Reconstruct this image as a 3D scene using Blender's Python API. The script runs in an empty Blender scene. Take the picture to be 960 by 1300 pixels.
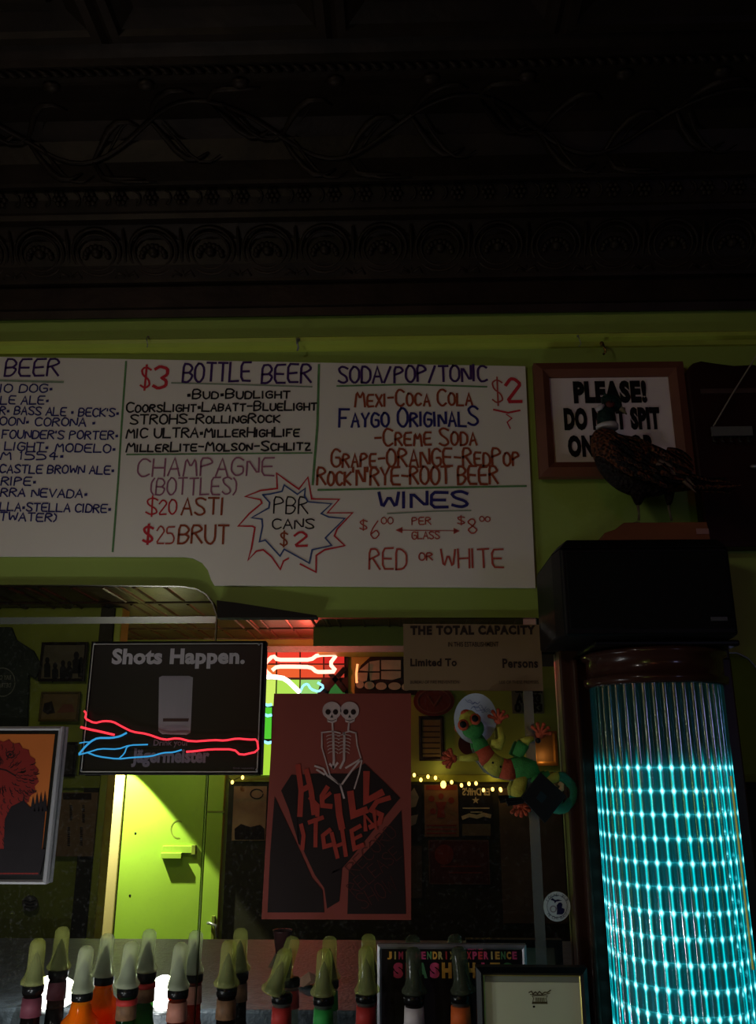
import bpy, bmesh, math, random
from mathutils import Vector, Matrix
random.seed(7)
C = bpy.context.scene.collection
SC = bpy.context.scene

# ------------------------------------------------------------------ camera
FPX, CX, CY = 1078.0, 480.0, 640.0
CAM = Vector((0.0, -2.0, 1.75))
PITCH, YAW = math.radians(17.0), math.radians(1.6)
cd = bpy.data.cameras.new('camera'); cam = bpy.data.objects.new('camera', cd); C.objects.link(cam)
cam.location = CAM
cam.rotation_euler = (math.radians(90) + PITCH, 0, YAW)
cd.sensor_fit = 'AUTO'; cd.sensor_width = 36.0; cd.lens = FPX / 1300.0 * 36.0
cd.shift_y = -10.0 / 1300.0; cd.clip_start = 0.02
SC.camera = cam
ROT = Matrix.Rotation(YAW, 3, 'Z') @ Matrix.Rotation(math.radians(90) + PITCH, 3, 'X')

# ------------------------------------------------------------------ view, world, lights
vs = SC.view_settings
vs.view_transform = 'Standard'; vs.look = 'None'; vs.exposure = 0.0; vs.gamma = 1.0
try: vs.use_curve_mapping = False
except Exception: pass
w = bpy.data.worlds.new('world'); SC.world = w; w.use_nodes = True
w.node_tree.nodes['Background'].inputs[0].default_value = (0.02, 0.018, 0.015, 1)
w.node_tree.nodes['Background'].inputs[1].default_value = 0.3
SC.cycles.max_bounces = 8

YM = -0.012            # the plane of the bar mirrors

def ray(px, py):
    return ROT @ Vector((px - CX, -(py - CY), -FPX))
def xz(px, py, Y):     # where a sight line meets the plane y = Y
    d = ray(px, py); t = (Y - CAM.y) / d.y
    p = CAM + d * t
    return p.x, p.z
def real(x, Y, z):     # positions beyond the mirror plane are folded back into the room in front of it
    return (x, 2 * YM - Y, z) if Y > 0.005 else (x, Y, z)
def P(px, py, Y):
    x, z = xz(px, py, Y); return Vector(real(x, Y, z))
def ZZ(py, Y, px=480): return xz(px, py, Y)[1]

def light(name, kind, loc, energy, col, size=0.1, target=None, **kw):
    ld = bpy.data.lights.new(name, kind); ld.energy = energy; ld.color = col
    if kind == 'AREA': ld.size = size
    elif kind in ('POINT', 'SPOT'): ld.shadow_soft_size = size
    for k, v in kw.items(): setattr(ld, k, v)
    o = bpy.data.objects.new(name, ld); C.objects.link(o); o.location = loc
    if target is not None:
        o.rotation_euler = (Vector(target) - Vector(loc)).to_track_quat('-Z', 'Y').to_euler()
    return o

light('room_fill', 'AREA', (-1.15, -2.08, 2.76), 3.15, (1.0, 0.92, 0.85), 0.16, (-0.25, 0, 2.05))  # unseen light added to brighten the front wall and menu board
light('back_fill', 'AREA', (1.3, -2.08, 2.77), .8, (1.0, 0.8, 0.55), 0.16, (0.2, -5.6, 1.9))  # added fill for the back wall, no fixture
light('left_fill', 'AREA', (-2.2, -2.1, 2.77), 3.5, (1.0, 0.85, 0.6), 0.16, (-2.0, -4.0, 1.9))  # added fill that lifts the left partition, no fixture
light('bottle_fill', 'POINT', (-0.75, -0.5, 1.0), 2.4, (0.93, 0.98, 1.0), 0.0)  # unseen light added below the counter edge to brighten the pourer covers
dl = P(131, 921, 5.27)
light('doorway_spot', 'SPOT', dl, 400.0, (0.97, 1.0, 0.70), 0.012, (dl.x, dl.y, 0), spot_size=math.radians(84), spot_blend=0.12)
light('doorway_fill', 'POINT', P(205, 930, 4.9), 6.0, (0.97, 1.0, 0.66), 0.0)
light('gap_glow', 'POINT', P(134.5, 1080, 5.35), .5, (1.0, 0.95, 0.7), 0.0)
nl = P(390, 842, 5.2)
light('neon_glow', 'POINT', nl, 10.0, (1.0, 0.10, 0.06), 0.0)
for px_, py_ in ((560, 975), (628, 985), (690, 960)):
    light('string_glow', 'POINT', P(px_, py_, 5.5), 0.25, (1.0, 0.62, 0.22), 0.0)
light('lilac_fill', 'AREA', (1.75, -3.2, 1.9), 2.2, (0.55, 0.55, 1.0), 0.35, (0.6, 0, 2.0))  # added lilac light for streaks on the rods and glints on the tin, no screen

# ------------------------------------------------------------------ materials
def lin(c): return tuple(((v / 255) / 12.92 if v <= 10 else (((v / 255) + .055) / 1.055) ** 2.4) for v in c)
MATS = {}
def mat(name, col, rough=.6, metal=0.0, noise=None, bump=None, col2=None, spec=.16, trans=0, alpha=None, emit=None, coat=0, tex='noise'):
    if name in MATS: return MATS[name]
    m = bpy.data.materials.new(name); m.use_nodes = True; MATS[name] = m
    nt = m.node_tree; b = nt.nodes['Principled BSDF']
    c = lin(col) + (1,)
    b.inputs['Base Color'].default_value = c
    b.inputs['Roughness'].default_value = rough; b.inputs['Metallic'].default_value = metal
    b.inputs['Specular IOR Level'].default_value = spec
    b.inputs['Transmission Weight'].default_value = trans
    b.inputs['Coat Weight'].default_value = coat
    if alpha is not None: b.inputs['Alpha'].default_value = alpha
    if emit:
        b.inputs['Emission Color'].default_value = lin(emit[0]) + (1,); b.inputs['Emission Strength'].default_value = emit[1]
    if noise or bump:
        tc = nt.nodes.new('ShaderNodeTexCoord')
    def texnode(sc, stretch=(1, 1, 1)):
        mp = nt.nodes.new('ShaderNodeMapping'); mp.inputs['Scale'].default_value = stretch
        nt.links.new(tc.outputs['Object'], mp.inputs[0])
        if tex == 'voronoi' :
            t = nt.nodes.new('ShaderNodeTexVoronoi')
        else:
            t = nt.nodes.new('ShaderNodeTexNoise'); t.inputs['Detail'].default_value = 6
        t.inputs['Scale'].default_value = sc
        nt.links.new(mp.outputs[0], t.inputs['Vector'])
        return t.outputs[0]
    if noise:
        f = texnode(noise[0], noise[2] if len(noise) > 2 else (1, 1, 1))
        rp = nt.nodes.new('ShaderNodeValToRGB')
        c2 = lin(col2) if col2 else tuple(v * (1 - noise[1]) for v in c[:3])
        rp.color_ramp.elements[0].color = tuple(c2) + (1,); rp.color_ramp.elements[1].color = c
        rp.color_ramp.elements[0].position = .3; rp.color_ramp.elements[1].position = .68
        nt.links.new(f, rp.inputs[0]); nt.links.new(rp.outputs[0], b.inputs['Base Color'])
    if bump:
        f = texnode(bump[0], bump[2] if len(bump) > 2 else (1, 1, 1))
        bp = nt.nodes.new('ShaderNodeBump'); bp.inputs['Strength'].default_value = bump[1]; bp.inputs['Distance'].default_value = .01
        nt.links.new(f, bp.inputs['Height']); nt.links.new(bp.outputs[0], b.inputs['Normal'])
    return m
def emat(name, col, s):
    if name in MATS: return MATS[name]
    m = bpy.data.materials.new(name); m.use_nodes = True; MATS[name] = m
    nt = m.node_tree; nt.nodes.clear()
    e = nt.nodes.new('ShaderNodeEmission'); e.inputs[0].default_value = lin(col) + (1,); e.inputs[1].default_value = s
    o = nt.nodes.new('ShaderNodeOutputMaterial'); nt.links.new(e.outputs[0], o.inputs[0])
    return m
def mixglass(name, col, opac, rough=.15, body=(150, 160, 90)):
    """see-through plastic or glass: part clear and tinted, part body colour under a gloss"""
    if name in MATS: return MATS[name]
    m = bpy.data.materials.new(name); m.use_nodes = True; MATS[name] = m
    nt = m.node_tree; b = nt.nodes['Principled BSDF']; out = nt.nodes['Material Output']
    b.inputs['Base Color'].default_value = lin(body) + (1,); b.inputs['Roughness'].default_value = rough
    t = nt.nodes.new('ShaderNodeBsdfTransparent'); t.inputs[0].default_value = lin(col) + (1,)
    tl = nt.nodes.new('ShaderNodeBsdfTranslucent'); tl.inputs[0].default_value = lin(body) + (1,)
    m1 = nt.nodes.new('ShaderNodeMixShader'); m1.inputs[0].default_value = .4
    nt.links.new(b.outputs[0], m1.inputs[1]); nt.links.new(tl.outputs[0], m1.inputs[2])
    mx = nt.nodes.new('ShaderNodeMixShader'); mx.inputs[0].default_value = opac
    nt.links.new(t.outputs[0], mx.inputs[1]); nt.links.new(m1.outputs[0], mx.inputs[2]); nt.links.new(mx.outputs[0], out.inputs[0])
    return m

GREEN = mat('green_paint', (134, 152, 72), .55, noise=(3, .12), bump=(60, .06))
DOORG = mat('bright_green_door_paint', (150, 186, 60), .5, noise=(3, .1))
GREEN_DK = mat('green_paint_worn', (126, 138, 50), .6, noise=(4, .3))
GREEN_TRIM = mat('green_trim_paint', (158, 170, 66), .4, noise=(5, .15))
DARKWALL = mat('dark_wall_paint', (44, 42, 30), .6, noise=(3, .25))
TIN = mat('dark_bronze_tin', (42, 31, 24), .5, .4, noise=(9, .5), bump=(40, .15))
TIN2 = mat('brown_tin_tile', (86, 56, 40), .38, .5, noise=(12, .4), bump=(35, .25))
WOODB = mat('dark_brown_wood', (58, 34, 26), .38, noise=(6, .45, (1, 1, .12)), bump=(30, .1, (1, 1, .1)))
WOODF = mat('red_brown_frame_wood', (108, 66, 50), .45, noise=(8, .35, (.4, 1, 1)), bump=(40, .08))
WOODP = mat('orange_brown_plank_wood', (116, 68, 44), .6, noise=(8, .3, (.3, 1, 1)))
BLACKP = mat('black_plastic', (10, 10, 12), .5, noise=(60, .3), bump=(300, .1))
BLACKF = mat('black_frame_paint', (14, 14, 15), .4, noise=(20, .2))
WHITEB = mat('whiteboard_melamine', (210, 202, 192), .42, noise=(3, .07), spec=.3)
PAPERW = mat('white_print_paper', (205, 190, 190), .6, noise=(5, .06))
PAPERT = mat('tan_card', (118, 96, 70), .75, noise=(6, .14))
INKBLK = mat('black_ink', (10, 9, 10), .6, noise=(30, .2))
CHROME = mat('polished_bevel_glass', (160, 164, 160), .12, 1.0, noise=(30, .1))
BRASS = mat('brass', (150, 110, 60), .3, 1.0, noise=(40, .2))
GREYP = mat('grey_metal', (140, 142, 142), .35, .6, noise=(30, .2))

# mirror glass: silvered, slightly dusty
def mirror_mat():
    m = bpy.data.materials.new('silvered_mirror_glass'); m.use_nodes = True
    nt = m.node_tree; nt.nodes.clear()
    o = nt.nodes.new('ShaderNodeOutputMaterial'); g = nt.nodes.new('ShaderNodeBsdfGlossy'); g.inputs['Roughness'].default_value = 0.0
    g.inputs[0].default_value = (.9, .92, .9, 1)
    d = nt.nodes.new('ShaderNodeBsdfDiffuse'); d.inputs[0].default_value = (.5, .5, .48, 1)
    mx = nt.nodes.new('ShaderNodeMixShader'); tc = nt.nodes.new('ShaderNodeTexCoord'); n = nt.nodes.new('ShaderNodeTexNoise')
    n.inputs['Scale'].default_value = 140; n.inputs['Detail'].default_value = 8
    rp = nt.nodes.new('ShaderNodeMapRange'); rp.inputs[1].default_value = .55; rp.inputs[2].default_value = .8; rp.inputs[3].default_value = .006; rp.inputs[4].default_value = .05
    nt.links.new(tc.outputs['Object'], n.inputs['Vector']); nt.links.new(n.outputs[0], rp.inputs[0]); nt.links.new(rp.outputs[0], mx.inputs[0])
    nt.links.new(g.outputs[0], mx.inputs[1]); nt.links.new(d.outputs[0], mx.inputs[2]); nt.links.new(mx.outputs[0], o.inputs[0])
    return m
MIRROR = mirror_mat()
def frosted():
    m = bpy.data.materials.new('etched_mirror_glass'); m.use_nodes = True
    nt = m.node_tree; nt.nodes.clear()
    o = nt.nodes.new('ShaderNodeOutputMaterial'); g = nt.nodes.new('ShaderNodeBsdfGlossy'); g.inputs['Roughness'].default_value = 0.2
    g.inputs[0].default_value = (.42, .45, .43, 1)
    d = nt.nodes.new('ShaderNodeBsdfDiffuse'); d.inputs[0].default_value = (.2, .23, .22, 1)
    mx = nt.nodes.new('ShaderNodeMixShader'); mx.inputs[0].default_value = .3
    nt.links.new(g.outputs[0], mx.inputs[1]); nt.links.new(d.outputs[0], mx.inputs[2]); nt.links.new(mx.outputs[0], o.inputs[0])
    return m
FROST = frosted()

# ------------------------------------------------------------------ mesh helpers
WORLD = {}
class MB:
    def __init__(s): s.v = []; s.f = []
    def add(s, v, f):
        n = len(s.v); s.v += [tuple(p) for p in v]; s.f += [tuple(i + n for i in q) for q in f]; return s
    def box(s, x0, x1, y0, y1, z0, z1):
        v = [(x, y, z) for x in (x0, x1) for y in (y0, y1) for z in (z0, z1)]
        return s.add(v, [(0, 1, 3, 2), (4, 6, 7, 5), (0, 4, 5, 1), (2, 3, 7, 6), (0, 2, 6, 4), (1, 5, 7, 3)])
    def slab(s, pts, Y, th):           # pts: (x, z) outline, front face at depth Y, th behind it
        n = len(pts)
        v = [real(x, Y, z) for x, z in pts] + [real(x, Y + th, z) for x, z in pts]
        return s.add(v, [tuple(range(n)), tuple(range(2 * n - 1, n - 1, -1))] + [(i, (i + 1) % n, n + (i + 1) % n, n + i) for i in range(n)])
    def pslab(s, pp, Y, th): return s.slab([xz(a, b, Y) for a, b in pp], Y, th)
    def flat(s, pts, Y): return s.add([real(x, Y, z) for x, z in pts], [tuple(range(len(pts)))])
    def pflat(s, pp, Y): return s.flat([xz(a, b, Y) for a, b in pp], Y)
    def ribbon(s, pts, Y, wd):         # drawn line of width wd on plane Y
        pts = [Vector((a, b)) for a, b in pts]; n = len(pts)
        if n < 2: return s
        L = []; R = []
        for i, p in enumerate(pts):
            a = (p - pts[i - 1]).normalized() if i else None
            b = (pts[i + 1] - p).normalized() if i < n - 1 else None
            t = (a or b) if (a is None or b is None) else (a + b)
            if t.length < .35: t = a
            k = 1.0
            t = t.normalized(); 
            if a is not None and b is not None: k = min(1.6, 1 / max(.5, abs(t.dot(b))))
            nn = Vector((-t.y, t.x)) * wd * .5 * k
            if i == 0: p = p - t * wd * .35
            if i == n - 1: p = p + t * wd * .35
            L.append(p + nn); R.append(p - nn)
        v = [real(q.x, Y, q.y) for q in L] + [real(q.x, Y, q.y) for q in R]
        return s.add(v, [(i, i + 1, n + i + 1, n + i) for i in range(n - 1)])
    def pribbon(s, pp, Y, wd): return s.ribbon([xz(a, b, Y) for a, b in pp], Y, wd)
    def tube(s, pts, r, n=8, flatk=1.0, cap=True, closed=False):
        pts = [Vector(p) for p in pts]; m = len(pts)
        rr = r if isinstance(r, (list, tuple)) else [r] * m
        v = []; up = Vector((0, 1, 0)); 
        for i, p in enumerate(pts):
            if closed: t = pts[(i + 1) % m] - pts[i - 1]
            else: t = pts[min(i + 1, m - 1)] - pts[max(i - 1, 0)]
            t = t.normalized() if t.length > 1e-9 else Vector((0, 0, 1))
            u = up if abs(t.dot(up)) < .9 else Vector((1, 0, 0))
            a = t.cross(u).normalized(); b = a.cross(t).normalized()
            for k in range(n):
                th = 2 * math.pi * k / n
                v.append(p + a * math.cos(th) * rr[i] + b * math.sin(th) * rr[i] * flatk)
        f = []
        for i in range(m if closed else m - 1):
            j = (i + 1) % m
            for k in range(n):
                f.append((i * n + k, i * n + (k + 1) % n, j * n + (k + 1) % n, j * n + k))
        if cap and not closed:
            f.append(tuple(range(n - 1, -1, -1))); f.append(tuple((m - 1) * n + k for k in range(n)))
        return s.add(v, f)
    def lathe(s, prof, o=(0, 0, 0), n=16, M=None):   # prof: (r, z)
        o = Vector(o); v = []
        for r, z in prof:
            for k in range(n):
                th = 2 * math.pi * k / n; q = Vector((r * math.cos(th), r * math.sin(th), z))
                if M is not None: q = M @ q
                v.append(o + q)
        f = []
        for i in range(len(prof) - 1):
            for k in range(n): f.append((i * n + k, i * n + (k + 1) % n, (i + 1) * n + (k + 1) % n, (i + 1) * n + k))
        if prof[0][0] > 1e-5: f.append(tuple(range(n - 1, -1, -1)))
        if prof[-1][0] > 1e-5: f.append(tuple((len(prof) - 1) * n + k for k in range(n)))
        return s.add(v, f)
    def ball(s, c, r, n=12, sc=(1, 1, 1), M=None):
        m = max(4, n // 2 + 1); prof = [(max(1e-6, math.sin(math.pi * i / m)), -math.cos(math.pi * i / m)) for i in range(m + 1)]
        v = []; c = Vector(c)
        for a, z in prof:
            for k in range(n):
                th = 2 * math.pi * k / n
                q = Vector((a * math.cos(th) * r * sc[0], a * math.sin(th) * r * sc[1], z * r * sc[2]))
                if M is not None: q = M @ q
                v.append(c + q)
        f = [(i * n + k, i * n + (k + 1) % n, (i + 1) * n + (k + 1) % n, (i + 1) * n + k) for i in range(m) for k in range(n)]
        return s.add(v, f)
    def sweepx(s, prof, x0, x1):        # prof (y, z) swept along x
        n = len(prof)
        v = [(x0, y, z) for y, z in prof] + [(x1, y, z) for y, z in prof]
        return s.add(v, [(i, i + 1, n + i + 1, n + i) for i in range(n - 1)])
    def build(s, name, m, parent=None, smooth=False, bevel=0, label=None):
        me = bpy.data.meshes.new(name)
        lo = Vector([min(p[i] for p in s.v) for i in range(3)]); hi = Vector([max(p[i] for p in s.v) for i in range(3)])
        o0 = (lo + hi) / 2
        me.from_pydata([Vector(p) - o0 for p in s.v], [], s.f)
        bm = bmesh.new(); bm.from_mesh(me)
        bmesh.ops.remove_doubles(bm, verts=bm.verts, dist=1e-6)
        bmesh.ops.recalc_face_normals(bm, faces=bm.faces)
        if bevel: bmesh.ops.bevel(bm, geom=[e for e in bm.edges if len(e.link_faces) == 2 and e.calc_face_angle(0) > .5], offset=bevel, segments=2, affect='EDGES', profile=.5)
        bm.to_mesh(me); bm.free()
        if smooth:
            for p in me.polygons: p.use_smooth = True
        me.materials.append(m)
        o = bpy.data.objects.new(name, me); C.objects.link(o)
        if parent is not None:
            o.parent = parent; o.location = o0 - WORLD[parent.name]
        else: o.location = o0
        WORLD[o.name] = o0
        if label: o['label'] = label
        return o
def tag(o, label, cat, group=None, kind=None):
    o['label'] = label; o['category'] = cat
    if group: o['group'] = group
    if kind: o['kind'] = kind
    return o
def thing(name, label, cat, loc, group=None):
    o = bpy.data.objects.new(name, None); C.objects.link(o); o.location = loc; WORLD[o.name] = Vector(loc)
    o.empty_display_size = .05
    return tag(o, label, cat, group)
def struct(o): o['kind'] = 'structure'; return o

# text from the built-in font
_tc = {}
def text_geo(s, bold=0.0, spc=1.0):
    k = (s, bold, spc)
    if k in _tc: return _tc[k]
    cu = bpy.data.curves.new('t', 'FONT'); cu.body = s; cu.resolution_u = 3; cu.offset = bold; cu.space_character = spc
    ob = bpy.data.objects.new('t', cu); C.objects.link(ob)
    dg = bpy.context.evaluated_depsgraph_get(); me = bpy.data.meshes.new_from_object(ob.evaluated_get(dg))
    v = [(p.co.x, p.co.y) for p in me.vertices]; f = [tuple(p.vertices) for p in me.polygons]
    bpy.data.objects.remove(ob); bpy.data.curves.remove(cu); bpy.data.meshes.remove(me)
    _tc[k] = (v, f); return v, f
def text(s, box, Y, m, parent, bold=.0, name='lettering', slope=0.0, shear=0.0, label=None, cap=None, spc=1.0):
    v, f = text_geo(s, bold, spc)
    x0, y0, x1, y1 = box; mx, my = (x0 + x1) / 2, (y0 + y1) / 2
    X0, X1 = xz(x0, my, Y)[0], xz(x1, my, Y)[0]; Z0, Z1 = xz(mx, y1, Y)[1], xz(mx, y0, Y)[1]
    a0, a1 = min(p[0] for p in v), max(p[0] for p in v)
    b0, b1 = (cap if cap else (min(p[1] for p in v), max(p[1] for p in v)))
    pts = []
    for a, b in v:
        u = (a - a0) / (a1 - a0); t = (b - b0) / (b1 - b0)
        if Y > 0.005: u = 1 - u
        pts.append(real(X0 + (X1 - X0) * u + shear * t * (Z1 - Z0), Y, Z0 + (Z1 - Z0) * t + slope * (u - .5) * (X1 - X0)))
    return MB().add(pts, f).build(name, m, parent, label=label)

# hand lettering: strokes on a 6 x 8 grid
G = {'A': '003860 1353', 'B': '0008 08486756340 4'.replace(' ', '') , 'C': '~67482806022040 61'.replace(' ', '')}
G = {
 'A': ['00', '38', '60', '|', '13', '53'], 'B': ['00', '08', '48', '66', '44', '04', '|', '44', '63', '51', '30', '00'],
 'C': ['67', '48', '28', '06', '02', '20', '40', '61'], 'D': ['00', '08', '38', '66', '62', '40', '00'],
 'E': ['68', '08', '00', '60', '|', '04', '54'], 'F': ['68', '08', '00', '|', '04', '44'],
 'G': ['67', '48', '28', '06', '02', '20', '40', '61', '64', '34'], 'H': ['08', '00', '|', '68', '60', '|', '04', '64'],
 'I': ['08', '00'], 'J': ['58', '52', '40', '20', '02'], 'K': ['08', '00', '|', '68', '04', '60'], 'L': ['08', '00', '60'],
 'M': ['00', '18', '34', '58', '60'], 'N': ['00', '08', '60', '68'], 'O': ['28', '06', '02', '20', '40', '62', '66', '48', '28'],
 'P': ['00', '08', '48', '66', '45', '04'], 'Q': ['28', '06', '02', '20', '40', '62', '66', '48', '28', '|', '42', '60'],
 'R': ['00', '08', '48', '66', '45', '04', '|', '24', '60'], 'S': ['67', '48', '28', '07', '15', '53', '61', '40', '20', '01'],
 'T': ['08', '68', '|', '38', '30'], 'U': ['08', '02', '20', '40', '62', '68'], 'V': ['08', '30', '68'],
 'W': ['08', '10', '36', '50', '68'], 'X': ['08', '60', '|', '68', '00'], 'Y': ['08', '34', '68', '|', '34', '30'],
 'Z': ['08', '68', '00', '60'], '0': ['28', '06', '02', '20', '40', '62', '66', '48', '28'], '1': ['07', '18', '10'],
 '2': ['06', '28', '48', '66', '44', '00', '60'], '3': ['07', '28', '57', '55', '34', '|', '34', '53', '51', '20', '01'],
 '4': ['40', '48', '03', '63'], '5': ['68', '08', '05', '45', '63', '61', '40', '00'], '6': ['58', '25', '02', '20', '40', '62', '44', '12'],
 '8': ['34', '06', '28', '48', '56', '34', '02', '20', '40', '62', '34'], '-': ['04', '44'], '/': ['00', '58'],
 '$': ['67', '48', '28', '07', '15', '53', '61', '40', '20', '01', '|', '3:', '3/'], "'": ['08', '06'],
 '.': ['.4'], '(': ['38', '16', '12', '30'], ')': ['08', '26', '22', '00'], '!': ['08', '03', '|', '.0'], '*': ['.4'], '&': ['60', '07', '28', '37', '02', '20', '62']}
WID = {'I': 1.2, "'": .8, '.': 2.0, '*': 2.4, '-': 4, '1': 2, '(': 3, ')': 3, '!': 1.2, ' ': 4, '/': 5, 'J': 5, 'M': 7, 'W': 7.5}
def strokes(s, small=.74):
    out = []; x = 0
    for ch in s:
        if ch == ' ': x += 4; continue
        k = small if ch.islower() else 1.0
        g = G[ch.upper()]; w_ = WID.get(ch.upper(), 6); cur = []
        jz = random.uniform(-.25, .25)
        for q in g + ['|']:
            if q == '|':
                if cur: out.append(cur)
                cur = []
            elif q[0] == '.':
                out.append([(x + .7, 3.2 if q[1] == '4' else 0), (x + 1.5, 3.3 if q[1] == '4' else .5)]); 
            else:
                a = float(q[0]); b = {':': 9.2, '/': -1.2}.get(q[1]); b = float(q[1]) if b is None else b
                a = a * min(w_, 6) / 6 if ch.upper() in 'MW' or w_ >= 6 or ch in '/' else a
                if ch.upper() in 'MW': a *= w_ / 6
                cur.append((x + a * k + random.uniform(-.15, .15), b * k + jz + random.uniform(-.18, .18)))
        x += w_ * k + 1.7
    return out, x - 1.7
ROUND = 2
def chaikin(p):
    if len(p) < 4: return p
    o = [p[0]]
    for a, b in zip(p, p[1:]):
        o += [(a[0] * .8 + b[0] * .2, a[1] * .8 + b[1] * .2), (a[0] * .2 + b[0] * .8, a[1] * .2 + b[1] * .8)]
    return o + [p[-1]]
def hand(s, box, Y, m, parent, wd=.0032, slope=0, name='handwriting', into=None, small=.74, smooth=True, u0=None):
    st, W = strokes(s, small)
    x0, y0, x1, y1 = box; mx, my = (x0 + x1) / 2, (y0 + y1) / 2
    X0, X1 = xz(x0, my, Y)[0], xz(x1, my, Y)[0]; Z0, Z1 = xz(mx, y1, Y)[1], xz(mx, y0, Y)[1]
    if Y > .005: X0, X1 = X1, X0
    mb = into or MB()
    for i_, p in enumerate(st):
        k_ = 1.9 if len(p) == 2 and abs(p[0][0] - p[1][0]) < .81 and abs(p[0][1] - p[1][1]) < .6 and abs(p[0][1] - p[1][1]) > .05 and abs(p[0][0] - p[1][0]) > .79 else 1.0
        if smooth: p = chaikin(p)
        mb.ribbon([(X0 + (X1 - X0) * a / W, Z0 + (Z1 - Z0) * b / 8 - slope * (a / W - .5) * (xz(x0, my + 1, Y)[1] - xz(x0, my, Y)[1]) * -1) for a, b in p], Y - (i_ % 12) * 3e-5, wd * k_)
    if into: return into
    return mb.build(name, m, parent)
def rect(x0, y0, x1, y1): return [(x0, y0), (x1, y0), (x1, y1), (x0, y1)]
def wrect(x0, y0, x1, y1, Y):   # a true upright rectangle through the pixel box
    mx, my = (x0 + x1) / 2, (y0 + y1) / 2
    X0, X1 = xz(x0, my, Y)[0], xz(x1, my, Y)[0]; Z0, Z1 = xz(mx, y1, Y)[1], xz(mx, y0, Y)[1]
    return X0, X1, Z0, Z1
def frame_mb(X0, X1, Z0, Z1, Y, w_, th, bev=.0):
    """four mitred bars around a rectangle, front at depth Y"""
    mb = MB()
    o = [(X0, Z0), (X1, Z0), (X1, Z1), (X0, Z1)]; i_ = [(X0 + w_, Z0 + w_), (X1 - w_, Z0 + w_), (X1 - w_, Z1 - w_), (X0 + w_, Z1 - w_)]
    m_ = [(a * .45 + c * .55, b * .45 + d * .55) for (a, b), (c, d) in zip(o, i_)]
    for k in range(4):
        j = (k + 1) % 4
        v = [real(*(q[0], yy, q[1])) for q, yy in ((o[k], Y + th), (o[j], Y + th), (o[j], Y + th * .25), (o[k], Y + th * .25), (m_[k], Y), (m_[j], Y), (i_[k], Y + th * .35), (i_[j], Y + th * .35), (i_[k], Y + th), (i_[j], Y + th))]
        mb.add(v, [(0, 1, 2, 3), (3, 2, 5, 4), (4, 5, 7, 6), (6, 7, 9, 8), (8, 9, 1, 0)])
    return mb
def picture(name, label, cat, box, Y, fw, fmat, pmat, th=.018, mat_w=0, matm=None, group=None):
    X0, X1, Z0, Z1 = wrect(*box, Y)
    t = thing(name, label, cat, real((X0 + X1) / 2, Y + th, Z0), group)
    frame_mb(X0, X1, Z0, Z1, Y, fw, th).build('frame', fmat, t)
    MB().slab([(X0 + fw * .9, Z0 + fw * .9), (X1 - fw * .9, Z0 + fw * .9), (X1 - fw * .9, Z1 - fw * .9), (X0 + fw * .9, Z1 - fw * .9)], Y + th * .6, th * .3).build('picture_sheet', pmat, t)
    return t, Y + th * .6 - .0012
def circ(cx, cy, rx, ry=None, n=28, a0=0, a1=360):
    ry = ry or rx
    full = abs(a1 - a0) >= 360
    return [(cx + rx * math.cos(math.radians(a0 + (a1 - a0) * i / (n if full else n - 1))), cy + ry * math.sin(math.radians(a0 + (a1 - a0) * i / (n if full else n - 1)))) for i in range(n)]

# ================================================================== SETTING
XL, XR = -4.2, 3.2
ZC, ZR, YB = 3.215, 2.82, 2 * YM - 5.6
YSOF = -1.95
struct(MB().box(XL, XR, 0.0, .12, 0, 3.4).build('wall_front', GREEN))
struct(MB().box(XL - .1, XL, -5.9, .12, 0, 3.4).build('wall_left', GREEN_DK))
struct(MB().box(XR, XR + .1, -5.9, .12, 0, 3.4).build('wall_right', GREEN_DK))
struct(MB().box(XL, XR, -5.9, .1, -.1, 0).build('floor', mat('dark_floor_tile', (44, 38, 34), .5, noise=(5, .4))))
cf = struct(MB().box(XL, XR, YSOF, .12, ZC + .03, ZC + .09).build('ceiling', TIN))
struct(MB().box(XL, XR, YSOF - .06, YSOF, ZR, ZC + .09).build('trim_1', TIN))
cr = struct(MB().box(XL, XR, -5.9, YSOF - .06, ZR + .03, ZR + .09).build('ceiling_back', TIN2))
cr['label'] = 'lower pressed tin ceiling over the back of the room'

# front pressed tin ceiling tiles (stepped coffers)
def coffer(x0, x1, y0, y1, z, steps):
    mb = MB(); rings = []
    for ins, dz in steps:
        rings.append([(x0 + ins, y0 + ins, z + dz), (x1 - ins, y0 + ins, z + dz), (x1 - ins, y1 - ins, z + dz), (x0 + ins, y1 - ins, z + dz)])
    for a, b in zip(rings, rings[1:]):
        mb.add(a + b, [(i, (i + 1) % 4, 4 + (i + 1) % 4, 4 + i) for i in range(4)])
    mb.add(rings[-1], [(0, 1, 2, 3)])
    return mb
TP = .475
xa = xz(420, 40, -.62)[0]
steps = [(0, 0), (.012, -.012), (.03, -.012), (.036, 0), (.05, .008), (.07, .02), (.09, .02), (.098, .008), (.112, .008), (.125, .022)]
proto = None
for i in range(-6, 6):
    for j in range(3):
        x0 = xa + i * TP; y1 = -.575 - j * TP
        if x0 < XL or x0 + TP > XR: continue
        if proto is None:
            proto = coffer(x0, x0 + TP, y1 - TP, y1, ZC, steps).build('tin_tile', TIN, cf)
        else:
            o = proto.copy(); C.objects.link(o); o.parent = cf
            o.location = Vector((x0 + TP / 2, y1 - TP / 2, ZC + .005)) - WORLD[cf.name]
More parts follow.
